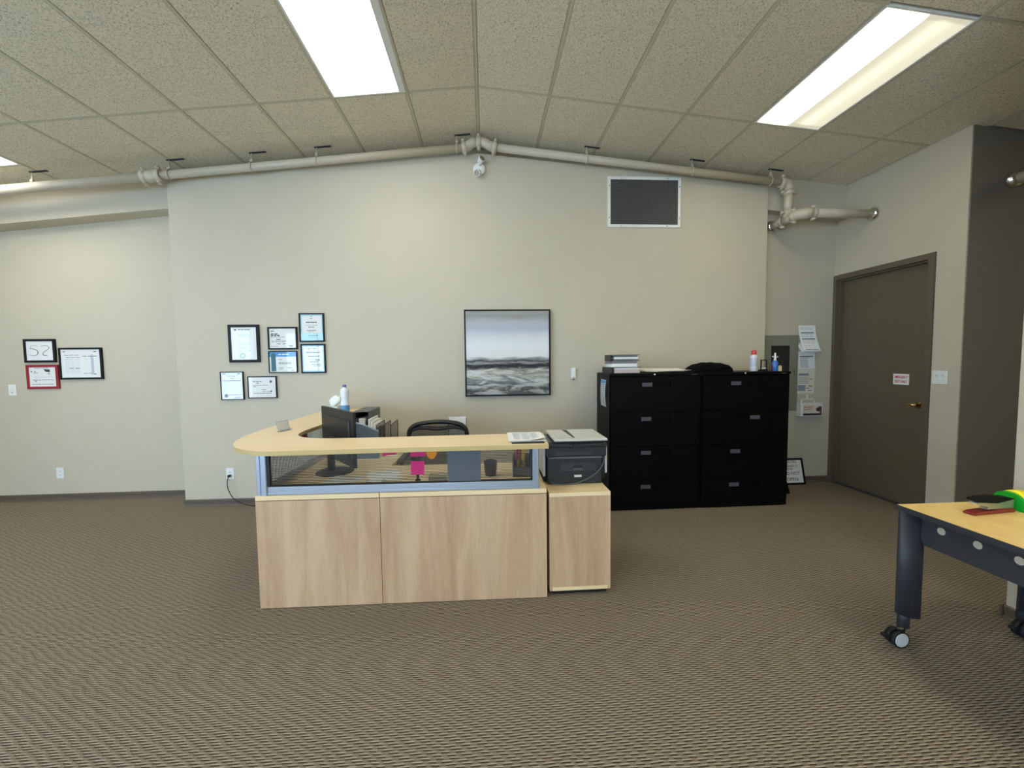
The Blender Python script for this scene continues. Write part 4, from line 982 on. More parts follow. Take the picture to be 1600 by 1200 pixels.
for k, (x, c_, tilt, h) in enumerate(((.195, (40, 60, 120), .1, .17), (.21, (190, 60, 60), -.12, .16), (.225, (30, 30, 30), .05, .18), (.26, (220, 190, 60), -.06, .15), (.28, (30, 30, 30), .12, .17), (.30, (60, 130, 90), .02, .16))):
    p = thing('pen', ('pen standing in the grey pen organizer, number %s from its left' % ('first second third fourth fifth sixth'.split()[k])).replace('number ', ''), 'pen', (x, 2.79, .713), 0, 'pens in the organizer')
    b = BM(); tube(b, [(x, 2.79, .714), (x + tilt * h, 2.80, .714 + h)], .004, 8); obj('barrel', b, mat('pen_%d_%d_%d' % c_, c_, .4), p)
t = thing('card', 'red and yellow card sticking up from the pen organizer', 'card', (.235, 2.82, .72))
b = BM(); box(b, .205, .232, 2.822, 2.826, .80, .925); obj('red_card', b, mat('red_card', (222, 90, 90), .7), t); b = BM(); box(b, .2, .262, 2.8275, 2.831, .72, .912); obj('yellow_card', b, mat('yellow_card', (236, 206, 96), .7), t)
t = thing('paper_sheet', 'white sheets lying flat on the desk below the monitor', 'papers', (-.9, 2.82, .703)); sheet('paper', (-.72, 2.86), .216, .279, .7045, .35, t); sheet('paper', (-.98, 2.74), .216, .279, .7045, -.2, t)
t = thing('clear_dish', 'shallow clear dish on the desk right of the rubber stamp', 'dish', (-.33, 2.74, .703))
b = BM(); prism(b, [(-.39, 2.70), (-.27, 2.70), (-.27, 2.78), (-.39, 2.78)], .7035, .706, 'z'); box(b, -.39, -.388, 2.70, 2.78, .706, .735); box(b, -.272, -.27, 2.70, 2.78, .706, .735); box(b, -.388, -.272, 2.70, 2.702, .706, .735); box(b, -.388, -.272, 2.778, 2.78, .706, .735); obj('dish', b, M_CLEARPL, t)
for k, (x, lb) in enumerate(((-.76, 'black binder clip on the desk behind the screen, left of the pair'), (-.66, 'black binder clip on the desk behind the screen, right of the pair'))):
    t = thing('binder_clip', lb, 'clip', (x, 2.64, .703))
    b = BM(); prism(b, [(x - .028, .7035), (x + .028, .7035), (x + .020, .724), (x - .016, .727)], 2.63, 2.65, 'y'); obj('clip_body', b, M_BLACK, t)
    b = BM(); tube(b, smooth([(x - .012, 2.64, .727), (x - .016, 2.64, .738), (x - .004, 2.64, .744), (x + .008, 2.64, .737), (x + .006, 2.64, .725)], 3), .0015, 6); obj('wire_handle', b, M_CHROME, t)
t = thing('pencil', 'orange pencil lying on the desk just behind the screen', 'pencil', (-.57, 2.62, .703))
b = BM(); tube(b, [(-.655, 2.60, .7075), (-.52, 2.625, .7075)], .004, 6); obj('barrel', b, mat('orange_pencil', (220, 130, 60), .5), t)
b = BM(); tube(b, [(-.52, 2.625, .7075), (-.503, 2.628, .7075)], [.004, .0008], 6); obj('point', b, M_TOP, t)

# ------------------------------------------------------------------ mesh office chair behind the desk
t = thing('office_chair', 'black mesh-back office chair behind the reception desk', 'chair', (-.42, 3.62, 0))
cx, cy = -.418, 3.52
b = BM(); vs = box(b, cx - .25, cx + .25, cy - .30, cy + .18, .44, .51, bev=.03, seg=3); obj('seat', b, M_CLOTH, t)
top = smooth([(cx - .215, cy + .08, .56), (cx - .246, cy + .05, .74), (cx - .246, cy + .0, .87), (cx - .222, cy - .01, .932), (cx - .15, cy - .01, .965), (cx, cy - .012, .980), (cx + .15, cy - .01, .965), (cx + .222, cy - .01, .932), (cx + .246, cy + .0, .87), (cx + .246, cy + .05, .74), (cx + .215, cy + .08, .56)], 5)
b = BM(); tube(b, top + [Vector((cx, cy + .10, .55)), top[0]], .019, 12); tube(b, smooth([(cx - .228, cy - .002, .908), (cx - .14, cy - .005, .930), (cx, cy - .01, .918), (cx + .14, cy - .005, .930), (cx + .228, cy - .002, .908)], 6), .016, 10); obj('back_frame', b, M_BLACK, t)
b = BM(); ring = [b.verts.new((p.x, p.y + .004, p.z)) for p in top]; b.faces.new(ring); obj('back_mesh', b, M_CHAIRMESH, t)
for s_ in (-1, 1):
    b = BM(); tube(b, smooth([(cx + s_ * .24, cy + .02, .47), (cx + s_ * .30, cy + .01, .50), (cx + s_ * .31, cy - .02, .60), (cx + s_ * .305, cy - .04, .67)], 5), .016, 10); arm = obj('armrest', b, M_BLACK, t)
    b = BM(); box(b, cx + s_ * .305 - .045, cx + s_ * .305 + .045, cy - .20, cy + .08, .668, .695, bev=.012, seg=3); obj('arm_pad', b, M_BLACK, arm)
b = BM(); tube(b, [(cx, cy - .05, .44), (cx, cy - .05, .26), (cx, cy - .05, .259), (cx, cy - .05, .10)], [.022, .022, .030, .032], 14); tube(b, [(cx, cy + .10, .42), (cx, cy + .17, .46), (cx, cy + .14, .56)], .024, 10); obj('gas_column', b, M_BLACK, t)
b = BM(); lathe(b, [(.045, .075), (.045, .12), (.03, .13)], (cx, cy - .05, 0), 18); hub = obj('hub', b, M_BLACK, t)
for k in range(5):
    a = 2 * PI * k / 5 + .3; ex, ey = cx + .29 * math.cos(a), cy - .05 + .29 * math.sin(a)
    b = BM(); tube(b, [(cx, cy - .05, .10), (ex, ey, .078)], [.022, .014], 8); lg = obj('leg', b, M_BLACK, t)
    b = BM(); sx, sy = -math.sin(a), math.cos(a)
    for q in (-.018, .018): tube(b, [(ex + sx * (q - .008), ey + sy * (q - .008), .0285), (ex + sx * (q + .008), ey + sy * (q + .008), .0285)], .028, 14)
    tube(b, [(ex, ey, .07), (ex, ey, .03)], .008, 8); obj('caster', b, M_RUBBER, lg)
t = thing('paper_sheet', 'white sheet on a board standing behind the top right of the office chair', 'paper', (-.26, 3.65, .71))
b = BM(); box(b, -.335, -.185, cy + .130, cy + .1315, .715, 1.000); obj('sheet', b, M_PAPER, t)
b = BM(); box(b, -.34, -.18, cy + .133, cy + .138, .71, .985); obj('clipboard', b, M_DGRAY, t)

# ================================================================== LATERAL FILING CABINETS
def cabinet(label, x0, plates, name='filing_cabinet'):
    x1 = x0 + .912; yf, yb = 3.879, 4.336
    t = thing(name, label, 'cabinet', ((x0 + x1) / 2, yf, 0))
    b = BM(); box(b, x0, x1, yf + .018, yb, .002, 1.326, bev=.002); obj('body', b, M_CABBLACK, t)
    b = BM(); box(b, x0 - .0005, x1 + .0005, yf - .002, yb, 1.327, 1.353, bev=.003); tp = obj('top', b, M_CABBLACK, t)
    b = BM(); box(b, x0 + .012, x1 - .012, yf + .006, yf + .0175, .004, .06); obj('kick_plate', b, M_CABBLACK, t)
    b = BM(); lathe(b, [(.010, yf - .002), (.010, yf - .008), (.006, yf - .009)], (x0 + .442, 0, 1.340), 14, axis='y'); obj('lock', b, M_CHROME, tp)
    b = BM(); box(b, x1 - .10, x1 - .045, yf - .0035, yf - .002, 1.334, 1.339); obj('badge', b, M_MGRAY, tp)
    zs = [.063, .300, .637, .983, 1.322]
    zs = [.064, .378, .693, 1.008, 1.322]
    zs = [.064, .3005, .6385, .9845, 1.320]
    for k in range(4):
        z0, z1 = zs[k] + .003, zs[k + 1] - .003
        zc = plates[k][1]; r0, r1 = x0 + .306, x0 + .606; h0, h1 = zc - .024, zc + .024
        b = BM()      # drawer front with a recessed pull cut into it
        box(b, x0 + .012, r0, yf, yf + .017, z0, z1); box(b, r1, x1 - .012, yf, yf + .017, z0, z1); box(b, r0, r1, yf, yf + .017, z0, h0); box(b, r0, r1, yf, yf + .017, h1, z1)
        d = obj('drawer', b, M_CABBLACK, t)
        b = BM(); box(b, r0, r1, yf + .0145, yf + .0172, h0, h1); box(b, r0, r1, yf - .003, yf + .006, h0 - .004, h0 + .002); obj('recessed_pull', b, M_CABBLACK, d)
        px = plates[k][0]; b = BM(); box(b, px - .050, px + .050, yf - .0022, yf + .001, zc - .019, zc + .019, bev=.001); obj('label_holder', b, mat('label_holder_grey', (80, 79, 90), .35), d)
    return t
cabinet('left black lateral filing cabinet, with binders and papers on top', 1.192, [(1.553, .235), (1.553, .573), (1.555, .908), (1.562, 1.243)])
cabinet('right black lateral filing cabinet, with a spray can and bottles on top', 2.108, [(2.456, .231), (2.462, .567), (2.659, .902), (2.459, 1.243)])
t = thing('notice', 'blue and white paper notice stuck on the side of the left filing cabinet', 'notice', (1.190, 4.08, 1.15))
b = BM(); n = 8; P = []
for k in range(n + 1):
    z = 1.292 - .27 * k / n; P.append((b.verts.new((1.1905 - .012 * math.sin(k / n * PI) * .5, 4.175, z)), b.verts.new((1.1905 - .012 * math.sin(k / n * PI), 3.99, z - .004))))
for a_, c_ in zip(P, P[1:]): b.faces.new((a_[0], a_[1], c_[1], c_[0]))
r_ = bmesh.ops.solidify(b, geom=list(b.faces), thickness=.0006); obj('sheet', b, M_PAPER, t)
b = BM(); box(b, 1.1868, 1.1878, 4.01, 4.16, 1.252, 1.284); box(b, 1.180, 1.1810, 4.02, 4.15, 1.235, 1.240)
obj('blue_heading', b, M_BLUEP, t)
b = BM()
for k in range(8): box(b, 1.1765, 1.1775, 4.02, 4.15, 1.215 - k * .021, 1.221 - k * .021)
obj('print', b, M_INKPALE, t, kind='stuff')

# binders on the left cabinet
ZC = 1.3535
def binder(label, x0, x1, y0, y1, z0, z1, pagecol, rot=0.0, open_side='right'):
    t = thing('ring_binder', label, 'binder', ((x0 + x1) / 2, (y0 + y1) / 2, z0), rot)
    w, d, h = (x1 - x0) / 2, (y1 - y0) / 2, z1 - z0
    b = BM(); box(b, -w, w, -d, d, .0005, .004); box(b, -w, w, -d, d, h - .0035, h); box(b, -w, -w + .004, -d, d, .004, h - .0035); obj('cover', b, M_BLACK, t, local=True)
    n = 3
    for k in range(n):
        a = .005 + (h - .010) * k / n; c = .005 + (h - .010) * (k + 1) / n - .001
        b = BM(); box(b, -w + .03 + .004 * (k % 2), w - .012 - .006 * k, -d + .008 + .003 * k, d - .01, a, c); obj('pages', b, pagecol[k % len(pagecol)], t, local=True)
    return t
M_PINKPG = mat('pinkish_pages', (206, 190, 184), .8); M_GREYPG = mat('grey_pages', (120, 124, 130), .8)
binder('bottom black binder of the stack on the left cabinet, with pinkish pages', 1.215, 1.515, 3.92, 4.20, ZC, ZC + .062, [M_PINKPG, M_PINKPG, M_PAPER], .04)
t = thing('paper_stack', 'stack of white and grey papers between the two black binders', 'papers', (1.36, 4.06, ZC + .0625), -.06)
for k in range(5): b = BM(); box(b, -.135 + .006 * (k % 3), .125 - .008 * (k % 2), -.14, .12, .0002 + k * .0115, .011 + k * .0115, bev=.001); obj('paper_bundle', b, [M_PAPER, M_PAPER, M_PAPER, M_GREYPG, M_GREYPG][k], t, local=True)
binder('top black binder of the stack on the left cabinet, with white pages', 1.225, 1.515, 3.93, 4.18, ZC + .1205, ZC + .182, [M_GREYPG, M_PAPER], -.05)
t = thing('document_tray', 'black folder lying open with loose white sheets on the left cabinet', 'folder', (1.82, 4.05, ZC))
b = BM(); box(b, 1.57, 1.83, 3.93, 4.22, ZC + .0003, ZC + .008, bev=.001); box(b, 1.85, 2.06, 3.95, 4.22, ZC + .0003, ZC + .007, bev=.001); obj('folder_cover', b, M_BLACK, t)
t = thing('loose_papers', 'loose white sheets spread on the black folder, left cabinet', 'papers', (1.8, 4.05, ZC + .009))
for k, (x, y, r_) in enumerate(((1.67, 4.07, .5), (1.72, 4.06, -.3), (1.80, 4.07, .1), (1.92, 4.06, .05), (1.88, 4.05, -.1))):
    sheet('paper', (x, y), .216, .279, ZC + .012 + .002 * k, r_, t, curl=.02, rise=.030 - .003 * k)

# folded jacket
t = thing('folded_jacket', 'folded black fleece jacket lying on top where the two cabinets meet', 'jacket', (2.28, 4.06, ZC))
b = BM(); nx, ny = 26, 12; g = []
for i in range(nx + 1):
    row = []
    for j in range(ny + 1):
        u, v = i / nx * 2 - 1, j / ny * 2 - 1
        x = 2.272 + .212 * u * (1 - .06 * v * v); y = 4.06 + .145 * v * (1 - .08 * u * u)
        pu = 2.6 if u < 0 else 8.0; e = max(0.0, 1 - abs(u) ** pu) ** .5 * max(0.0, 1 - abs(v) ** 4.0) ** .5
        prof = .084 + .012 * math.cos((u + .25) * 2.0) + .003 * math.sin(7 * u + 3 * v) + .002 * math.sin(13 * u - 5 * v)
        row.append(b.verts.new((x, y, ZC + .001 + e * prof)))
    g.append(row)
for i in range(nx):
    for j in range(ny): f = b.faces.new((g[i][j], g[i + 1][j], g[i + 1][j + 1], g[i][j + 1])); f.smooth = True
rim = [g[i][0] for i in range(nx + 1)] + [g[nx][j] for j in range(1, ny + 1)] + [g[i][ny] for i in range(nx - 1, -1, -1)] + [g[0][j] for j in range(ny - 1, 0, -1)]
b.faces.new(rim[::-1]); obj('folded_cloth', b, M_CLOTH, t)
b = BM()
pts_ = []
for k in range(14):
    u = -.75 + 1.5 * k / 13; pts_.append((2.272 + .205 * u, 4.06 - .140 + .01 * abs(u), ZC + .038 + .010 * math.sin(u * 4)))
tube(b, pts_, [.006] + [.013] * 12 + [.006], 8); obj('folded_sleeve', b, M_CLOTH, t)

# spray can, tape dispenser, bottles on the right cabinet
t = thing('spray_can', 'white aerosol can with a red cap on the right cabinet', 'spray can', (2.75, 4.05, ZC))
b = BM(); lathe(b, [(.034, ZC + .0005), (.036, ZC + .004), (.036, ZC + .145), (.034, ZC + .156), (.024, ZC + .166), (.022, ZC + .170)], (2.75, 4.05, 0), 26); obj('can', b, mat('white_can', (224, 224, 228), .3), t)
b = BM(); lathe(b, [(.0364, ZC + .05), (.0366, ZC + .051), (.0366, ZC + .135), (.0364, ZC + .136)], (2.75, 4.05, 0), 26); obj('label', b, mat('lavender_label', (196, 196, 212), .4, noise=.12, nscale=60), t)
b = BM(); lathe(b, [(.023, ZC + .169), (.024, ZC + .171), (.023, ZC + .205), (.019, ZC + .212), (.010, ZC + .216)], (2.75, 4.05, 0), 20); obj('cap', b, mat('coral_red_cap', (216, 70, 66), .4), t)
t = thing('desk_stapler_stand', 'small black open metal stand with a grey clip, right of the spray can', 'stand', (2.825, 4.02, ZC))
b = BM(); 
for x in (2.795, 2.852): box(b, x, x + .008, 4.00, 4.012, ZC + .0005, ZC + .115)
box(b, 2.795, 2.860, 4.00, 4.012, ZC + .107, ZC + .118); box(b, 2.79, 2.862, 3.99, 4.03, ZC + .0005, ZC + .018, bev=.002); obj('frame', b, M_BLACK, t)
b = BM(); box(b, 2.798, 2.832, 3.975, 4.0, ZC + .022, ZC + .038, bev=.004); obj('clip', b, M_LGRAY, t)
b = BM(); box(b, 2.80, 2.83, 3.985, 3.99, ZC + .001, ZC + .0215); obj('clip_support', b, M_BLACK, t)
M_BLUELIQ = mat('blue_liquid_plastic', (60, 110, 180), .12)
t = thing('pump_bottle', 'blue liquid bottle with a tall white nozzle on the right cabinet', 'bottle', (2.905, 3.95, ZC))
b = BM(); lathe(b, [(.026, ZC + .0005), (.029, ZC + .005), (.029, ZC + .085), (.022, ZC + .103), (.012, ZC + .108)], (2.905, 3.95, 0), 24); obj('bottle_body', b, M_BLUELIQ, t)
b = BM(); lathe(b, [(.011, ZC + .108), (.012, ZC + .112), (.010, ZC + .125), (.009, ZC + .160), (.006, ZC + .185)], (2.905, 3.95, 0), 16); obj('nozzle', b, M_WHITEPL, t)
for k, (dx, z, rz) in enumerate(((-.03, .150, .6), (.028, .148, -.45))):
    b = BM(); tube(b, [(2.905 + dx * .25, 3.95, ZC + .135), (2.905 + dx, 3.945, ZC + z)], [.004, .007], 8); obj('leaf_lever', b, M_LGRAY, t)
t = thing('small_bottle', 'small dark red bottle left of the blue liquid bottle', 'bottle', (2.862, 3.95, ZC))
b = BM(); lathe(b, [(.011, ZC + .0005), (.012, ZC + .004), (.012, ZC + .055), (.007, ZC + .065), (.007, ZC + .075)], (2.862, 3.95, 0), 14); obj('bottle_body', b, mat('dark_red_plastic', (96, 22, 26), .3), t)
t = thing('price_tag', 'cream coloured tag standing right of the blue liquid bottle', 'tag', (2.957, 3.95, ZC))
b = BM(); prism(b, [(2.940, ZC + .0005), (2.975, ZC + .0005), (2.975, ZC + .048), (2.966, ZC + .058), (2.949, ZC + .058), (2.940, ZC + .048)], 3.946, 3.952, 'y'); obj('tag', b, mat('cream_tag', (214, 204, 168), .6), t)
b = BM(); tube(b, [(2.957, 3.9455, ZC + .047), (2.957, 3.9465, ZC + .047)], .004, 10); obj('tag_hole', b, M_INKDARK, t)

# electrical panel on the alcove wall
M_PANELGREY = mat('grey_green_enamel', (128, 130, 112), .5)
t = thing('electrical_panel', 'grey green electrical panel with a dark window on the alcove wall', 'electrical panel', (3.42, 4.598, 1.3))
b = BM(); box(b, 3.19, 3.655, 4.584, 4.599, .862, 1.748, bev=.003); obj('trim_plate', b, M_PANELGREY, t)
b = BM(); box(b, 3.225, 3.605, 4.574, 4.585, .90, 1.712, bev=.002); dr = obj('panel_door', b, M_PANELGREY, t)
b = BM(); f = .01; a0, a1, c0, c1 = 3.315, 3.535, 1.18, 1.628
box(b, a0, a1, 4.568, 4.5745, c1 - f, c1); box(b, a0, a1, 4.568, 4.5745, c0, c0 + f); box(b, a0, a0 + f, 4.568, 4.5745, c0 + f, c1 - f); box(b, a1 - f, a1, 4.568, 4.5745, c0 + f, c1 - f); obj('window_frame', b, M_BLACK, dr)
b = BM(); box(b, a0 + f, a1 - f, 4.571, 4.5742, c0 + f, c1 - f); obj('dark_window', b, mat('dark_panel_window', (44, 42, 38), .25), dr)
b = BM(); box(b, 3.60, 3.607, 4.570, 4.5745, 1.28, 1.34); obj('latch', b, M_MGRAY, dr)

# papers pinned on the alcove wall
t = thing('wall_calendar', 'white flip sheets curling off the alcove wall, topmost of the wall papers', 'notice', (3.77, 4.598, 1.86))
def hang(name, xs0, xs1, zt, zb, yt, yb_, parent, bulge=.0, m=None, skew=0.0):
    b = BM(); n = 8; P = []
    for k in range(n + 1):
        v = k / n; z = zt + (zb - zt) * v; y = yt + (yb_ - yt) * v ** 2 - bulge * math.sin(v * PI)
        P.append((b.verts.new((xs0 + skew * v, y, z)), b.verts.new((xs1 + skew * v, y, z)), b.verts.new((xs1 + skew * v, y + .0008, z)), b.verts.new((xs0 + skew * v, y + .0008, z))))
    for a_, c_ in zip(P, P[1:]):
        for k in range(4): b.faces.new((a_[k], a_[(k + 1) % 4], c_[(k + 1) % 4], c_[k]))
    b.faces.new(P[0]); b.faces.new(P[-1][::-1]); return obj(name, b, m or M_PAPER, parent)
def curve_y(yt, yb_, v, bulge=0): return yt + (yb_ - yt) * v ** 2 - bulge * math.sin(v * PI)
s1 = hang('front_sheet', 3.655, 3.862, 1.862, 1.560, 4.594, 4.50, t, skew=.004)
hang('rear_sheet', 3.645, 3.845, 1.66, 1.545, 4.5965, 4.52, t, bulge=.01, skew=.004)
b = BM()
for v, hh in ((.28, .006), (.52, .006), (.93, .006)):
    z = 1.862 + (1.555 - 1.862) * v; y = curve_y(4.594, 4.50, v); box(b, 3.68 + .004 * v, 3.835 + .004 * v, y - .0045, y - .0005, z - hh, z + hh * .6)
obj('bars', b, M_INKDARK, s1, kind='stuff')
b = BM()
for v in (.1, .15, .36, .42, .60, .66, .76, .84):
    z = 1.862 + (1.555 - 1.862) * v; y = curve_y(4.594, 4.50, v); 
    for q in range(3): box(b, 3.68 + .004 * v + q * .05, 3.715 + .004 * v + q * .05, y - .0035, y - .0005, z - .004, z + .002)
obj('print', b, M_INKPALE, s1, kind='stuff')
t = thing('wall_notice', 'white notice with one dark bar, between the flip sheets and the lowest paper', 'notice', (3.76, 4.598, 1.44))
s2 = hang('sheet', 3.652, 3.868, 1.56, 1.352, 4.5975, 4.585, t)
b = BM(); box(b, 3.685, 3.845, 4.5955, 4.597, 1.492, 1.503); obj('bar', b, M_INKDARK, s2)
b = BM()
for k in range(7): box(b, 3.685, 3.685 + random.uniform(.08, .15), 4.586 + .0, 4.5965 - .0015 * k, 1.475 - k * .017, 1.480 - k * .017)
obj('print', b, M_INK, s2, kind='stuff')
t = thing('wall_notice', 'cream notice with blue boxes and yellow marks, lowest of the wall papers', 'notice', (3.76, 4.598, 1.2))
s3 = hang('sheet', 3.655, 3.878, 1.349, 1.062, 4.5985, 4.595, t, m=mat('cream_paper', (226, 222, 204), .8), skew=-.008)
b = BM(); box(b, 3.675, 3.80, 4.5945, 4.5965, 1.272, 1.300); box(b, 3.668, 3.760, 4.5925, 4.5955, 1.092, 1.160); obj('blue_boxes', b, mat('grey_blue_print', (140, 152, 164), .8), s3, kind='stuff')
b = BM(); box(b, 3.805, 3.85, 4.5935, 4.596, 1.226, 1.236); box(b, 3.80, 3.846, 4.593, 4.5955, 1.142, 1.156); box(b, 3.772, 3.81, 4.593, 4.5955, 1.118, 1.128); obj('yellow_marks', b, mat('olive_marks', (160, 150, 70), .8), s3, kind='stuff')
b = BM(); box(b, 3.80, 3.836, 4.5925, 4.5955, 1.090, 1.101)
for k in range(5): box(b, 3.675, 3.80, 4.594, 4.5965, 1.250 - k * .017, 1.254 - k * .017)
obj('print', b, M_INK, s3, kind='stuff')

# boxed camera kit hanging on a hook
t = thing('carrying_case', 'white plastic case with a handle and printed front, hanging on the alcove wall', 'case', (3.83, 4.55, .80))
b = BM(); vs = box(b, 3.675, 3.945, 4.515, 4.590, .800, .952, bev=.008, seg=3); obj('case_body', b, M_WHITEPL, t)
b = BM(); box(b, 3.700, 3.932, 4.5135, 4.5155, .808, .944); fr_ = obj('front_label', b, mat('beige_label', (222, 214, 198), .6), t)
b = BM(); tube(b, smooth([(3.715, 4.56, .948), (3.718, 4.56, .982), (3.74, 4.56, .996), (3.84, 4.56, .998), (3.865, 4.56, .985), (3.868, 4.56, .948)], 4), .008, 8); obj('handle', b, M_WHITEPL, t)
b = BM(); box(b, 3.703, 3.929, 4.5125, 4.5136, .812, .836); obj('dark_band', b, M_INKDARK, fr_)
b = BM(); text_bm(b, 'AIR TECH', .036, on_y(3.764, 4.5128, .906), sx=.72, bold=.0008); prism(b, [(3.703, .872), (3.80, .880), (3.80, .888), (3.703, .880)], 4.5125, 4.5136, 'y'); obj('orange_lettering', b, mat('orange_print', (196, 110, 60), .7), fr_)
b = BM(); lathe(b, [(.022, 4.5136), (.022, 4.5128)], (3.882, 0, .880), 20, axis='y'); box(b, 3.885, 3.928, 4.5124, 4.5136, .858, .915, bev=0); obj('picture', b, mat('picture_dark', (70, 56, 52), .6), fr_)
b = BM(); lathe(b, [(.012, 4.5127), (.012, 4.5121)], (3.880, 0, .880), 18, axis='y'); obj('picture_lens', b, M_BLACK, fr_)
b = BM(); box(b, 3.905, 3.929, 4.5120, 4.5128, .814, .856); obj('red_patch', b, mat('red_patch', (150, 50, 60), .7), fr_)
t.location.x -= .025
t = thing('wall_hook', 'small white hook above the hanging case', 'hook', (3.785, 4.598, 1.03))
b = BM(); box(b, 3.776, 3.794, 4.590, 4.5985, .985, 1.052, bev=.003); tube(b, [(3.785, 4.592, .99), (3.785, 4.565, .985), (3.785, 4.548, .987), (3.785, 4.542, 1.0)], .004, 8); obj('hook_body', b, M_WHITEPL, t)

# handwritten sign leaning on the wall, black board beside it
t = thing('handwritten_sign', 'black framed handwritten sign leaning low against the alcove wall', 'sign', (3.56, 4.52, .001))
R = Matrix.Translation((3.56, 4.497, .002)) @ Matrix.Rotation(math.radians(-14), 4, 'X') @ Matrix.Rotation(0.0, 4, 'Z')
w2, H2, fw2 = .165, .305, .022
def tilt(name, b, m, par): b.transform(R); return obj(name, b, m, par)
b = BM(); box(b, -w2, w2, -.006, .010, 0, fw2, bev=.002); box(b, -w2, w2, -.006, .010, H2 - fw2, H2, bev=.002); box(b, -w2, -w2 + fw2, -.006, .010, fw2, H2 - fw2, bev=.002); box(b, w2 - fw2, w2, -.006, .010, fw2, H2 - fw2, bev=.002); tilt('frame', b, M_FRAMEBLACK, t)
b = BM(); box(b, -w2 + fw2 - .002, w2 - fw2 + .002, .0, .004, fw2 - .002, H2 - fw2 + .002); pg = tilt('paper', b, M_PAPER, t)
b = BM()
for txt, z, sz in (('UTILITIES', .262, .040), ('CONNECT/', .212, .034), ('ROOM', .178, .034), ('DO NOT', .128, .052), ('OPEN', .060, .056)):
    text_bm(b, txt, sz, Matrix.Translation((.01 if txt != 'ROOM' else -.02, -.0006, z)) @ Matrix.Rotation(PI / 2, 4, 'X'), sx=.95)
tilt('handwriting', b, M_INKDARK, pg)
t = thing('leaning_board', 'black board leaning beside the right filing cabinet', 'board', (3.20, 4.25, 0))
b = BM(); prism(b, [(3.03, .003), (3.30, .003), (3.20, .50), (3.13, .62), (3.03, .62)], 4.20, 4.212, 'y')
for v in b.verts: v.co.y += .14 * v.co.z
obj('board', b, M_CABBLACK, t)

# ================================================================== WHEELED TABLE, RIGHT FOREGROUND
t = thing('wheeled_table', 'rolling work table with maple top and dark grey legs, right foreground', 'table', (2.46, 1.2, 0))
TX0, TX1, TY0, TY1, TZ = 2.108, 2.902, .25, 1.945, .73
b = BM(); prism(b, [(TX0 + .004, TY0), (TX1, TY0), (TX1, TY1), (TX0 + .004, TY1)], TZ - .026, TZ, 'z'); obj('table_top', b, M_TABLE, t)
b = BM(); box(b, TX0, TX0 + .0038, TY0, TY1, TZ - .028, TZ - .0015); box(b, TX0, TX1, TY1, TY1 + .0038, TZ - .028, TZ - .0015); box(b, TX0, TX1, TY0 - .0038, TY0, TZ - .028, TZ - .0015); obj('edge_band', b, M_GRAYMETAL, t)
def tleg(x, y, flip):
    s_ = -1 if flip else 1; hw_ = .052 if flip else .064; off = .030 if flip else .068
    # curved sheet-metal shroud, lower tube, twin-wheel caster
    b = BM(); out = []
    for k in range(13): a_ = PI * k / 12; out.append((x - s_ * hw_ * math.cos(a_), y - .034 * math.sin(a_)))
    poly = out + [(x + s_ * (hw_ - .004), y + .012), (x - s_ * (hw_ - .004), y + .012)]
    lo = [b.verts.new((px, py, .150 - (px - x) * .22 * s_)) for px, py in poly]; hi = [b.verts.new((px, py, TZ - .0265)) for px, py in poly]
    m_ = len(poly)
    for k in range(m_):
        f = b.faces.new((lo[k], lo[(k + 1) % m_], hi[(k + 1) % m_], hi[k])); f.smooth = (k < 12)
    b.faces.new(lo[::-1]); b.faces.new(hi)
    lg = obj('leg', b, M_GRAYMETAL, t)
    b = BM(); tube(b, [(x - .022, y, .19), (x - .022, y, .092)], .026, 16); obj('leg_tube', b, M_GRAYMETAL, lg)
    b = BM(); cx_, cy_ = x - off, y - .012
    tube(b, [(x - s_ * .025, y, .08), (x - s_ * .025, y, .06)], .012, 10)
    for q in (-.016, .016): tube(b, [(cx_, cy_ + q - .012, .0435), (cx_, cy_ + q + .012, .0435)], .0425, 24)
    tube(b, smooth([(cx_ - .052, cy_, .050), (cx_ - .036, cy_, .080), (cx_, cy_, .093), (cx_ + .036, cy_, .084)], 4), .007, 8)
    box(b, cx_ - .078, cx_ - .042, cy_ - .012, cy_ + .012, .052, .066, bev=.003)
    cs = obj('caster', b, M_RUBBER, lg)
    for q in (-.0275,):
        b = BM(); tube(b, [(cx_, cy_ + q + .0005, .0435), (cx_, cy_ + q - .0035, .0435)], [.037, .033], 24); obj('hub_cap', b, M_LGRAY, cs)
    b = BM(); box(b, cx_ - .004, cx_ + .026, cy_ - .010, cy_ + .010, .086, .099, bev=.002); obj('housing', b, M_CHROME, cs)
tleg(2.168, 1.922, False); tleg(2.848, 1.922, True); tleg(2.168, .31, False); tleg(2.848, .31, True)
b = BM()
prism(b, [(TY0 + .08, .545), (1.87, .545), (1.885, .565), (1.885, TZ - .0265), (TY0 + .06, TZ - .0265), (TY0 + .06, .565)], 2.180, 2.192, 'x'); obj('side_rail', b, M_GRAYMETAL, t)
b = BM(); prism(b, [(TY0 + .08, .545), (1.87, .545), (1.885, .565), (1.885, TZ - .0265), (TY0 + .06, TZ - .0265), (TY0 + .06, .565)], 2.776, 2.788, 'x'); obj('side_rail', b, M_GRAYMETAL, t)
b = BM(); box(b, 2.205, 2.775, 1.86, 1.87, .60, TZ - .0265); obj('end_rail', b, M_GRAYMETAL, t)
M_CREAMCAP = mat('cream_cap', (186, 178, 158), .5)
for y in (1.794, 1.647, 1.503, 1.358, 1.21, 1.06, .91, .76, .61):
    b = BM(); tube(b, [(2.1798, y, .648), (2.1775, y, .648)], [.018, .017], 18); obj('hole_cap', b, M_CREAMCAP, t)

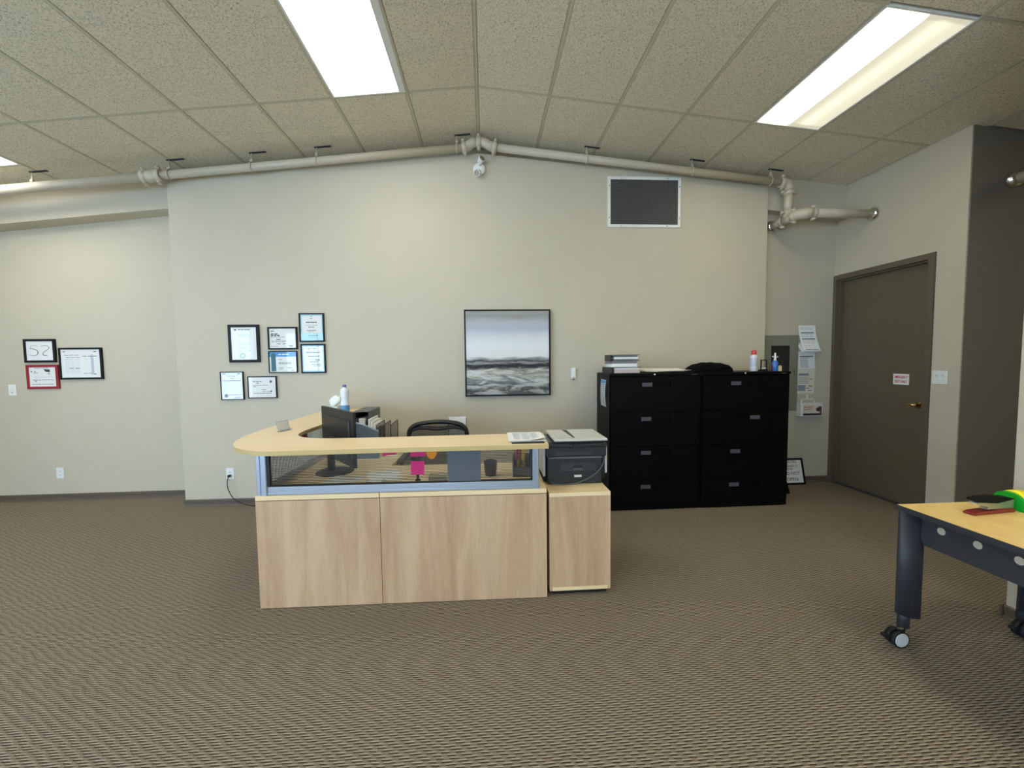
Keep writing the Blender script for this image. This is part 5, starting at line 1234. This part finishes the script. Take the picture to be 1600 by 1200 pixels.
# stapler
t = thing('stapler', 'red and black stapler standing on the maple table', 'stapler', (2.432, 1.80, TZ), math.radians(6))
def loc(x): return x
b = BM(); prism(b, [(-.125, .0015), (.125, .0015), (.128, .012), (.11, .020), (-.02, .018), (-.10, .016), (-.128, .010)], -.022, .022, 'y', bev=.003); obj('stapler_base', b, mat('dark_red_enamel', (128, 30, 30), .3), t, local=True)
b = BM(); prism(b, [(-.04, .022), (.12, .018), (.126, .062), (.0, .052), (-.10, .060), (-.105, .052), (-.03, .036)], -.015, .015, 'y', bev=.002); obj('magazine', b, mat('satin_steel', (176, 170, 156), .3, metal=.7), t, local=True)
b = BM(); prism(b, [(-.115, .070), (-.04, .056), (.02, .050), (.124, .064), (.09, .074), (.0, .084), (-.07, .084), (-.118, .078)], -.019, .019, 'y', bev=.002); obj('top_arm', b, mat('matte_black_plastic', (12, 12, 14), .75, spec=.2), t, local=True)
b = BM(); tube(b, [(-.02, 0, .046), (.005, 0, .024)], .008, 10); obj('spring_lever', b, M_WHITEPL, t, local=True)

# green and yellow tape dispenser
t = thing('tape_dispenser', 'bright green dispenser with a yellow roll, cut by the right edge of the photo', 'tape dispenser', (2.66, 1.80, TZ))
M_GREEN = mat('bright_green_plastic', (10, 160, 40), .35); M_YELLOW = mat('bright_yellow_plastic', (240, 220, 20), .4)
b = BM(); prof = [(2.60, TZ + .001), (2.86, TZ + .001), (2.86, TZ + .030)]
pr = [(-.105, .0015), (.16, .0015), (.16, .045), (.10, .055), (.06, .058)] + [(.0 + .075 * math.cos(a) - .022, .045 + .062 * math.sin(a)) for a in [PI * k / 12 for k in range(0, 13)]] + [(-.105, .03)]
for y0_, y1_ in ((-.045, -.030), (.030, .045)):
    prism(b, pr, y0_, y1_, 'y')
prism(b, [(-.105, .0015), (.16, .0015), (.16, .022), (-.105, .022)], -.030, .030, 'y'); prism(b, [(.07, .022), (.155, .022), (.155, .044), (.07, .05)], -.030, .030, 'y')
b.transform(Matrix.Translation((2.630, 1.825, TZ)) @ Matrix.Rotation(math.radians(-86), 4, 'Z') @ Matrix.Diagonal((.8, 1.1, .80, 1))); obj('dispenser_body', b, M_GREEN, t)
b = BM(); lathe(b, [(.020, -.026), (.056, -.026), (.056, .026), (.020, .026)], (-.022, 0, .058), 30, axis='y'); b.transform(Matrix.Translation((2.630, 1.825, TZ)) @ Matrix.Rotation(math.radians(-86), 4, 'Z') @ Matrix.Diagonal((.8, 1.1, .80, 1))); obj('tape_roll', b, M_YELLOW, t)
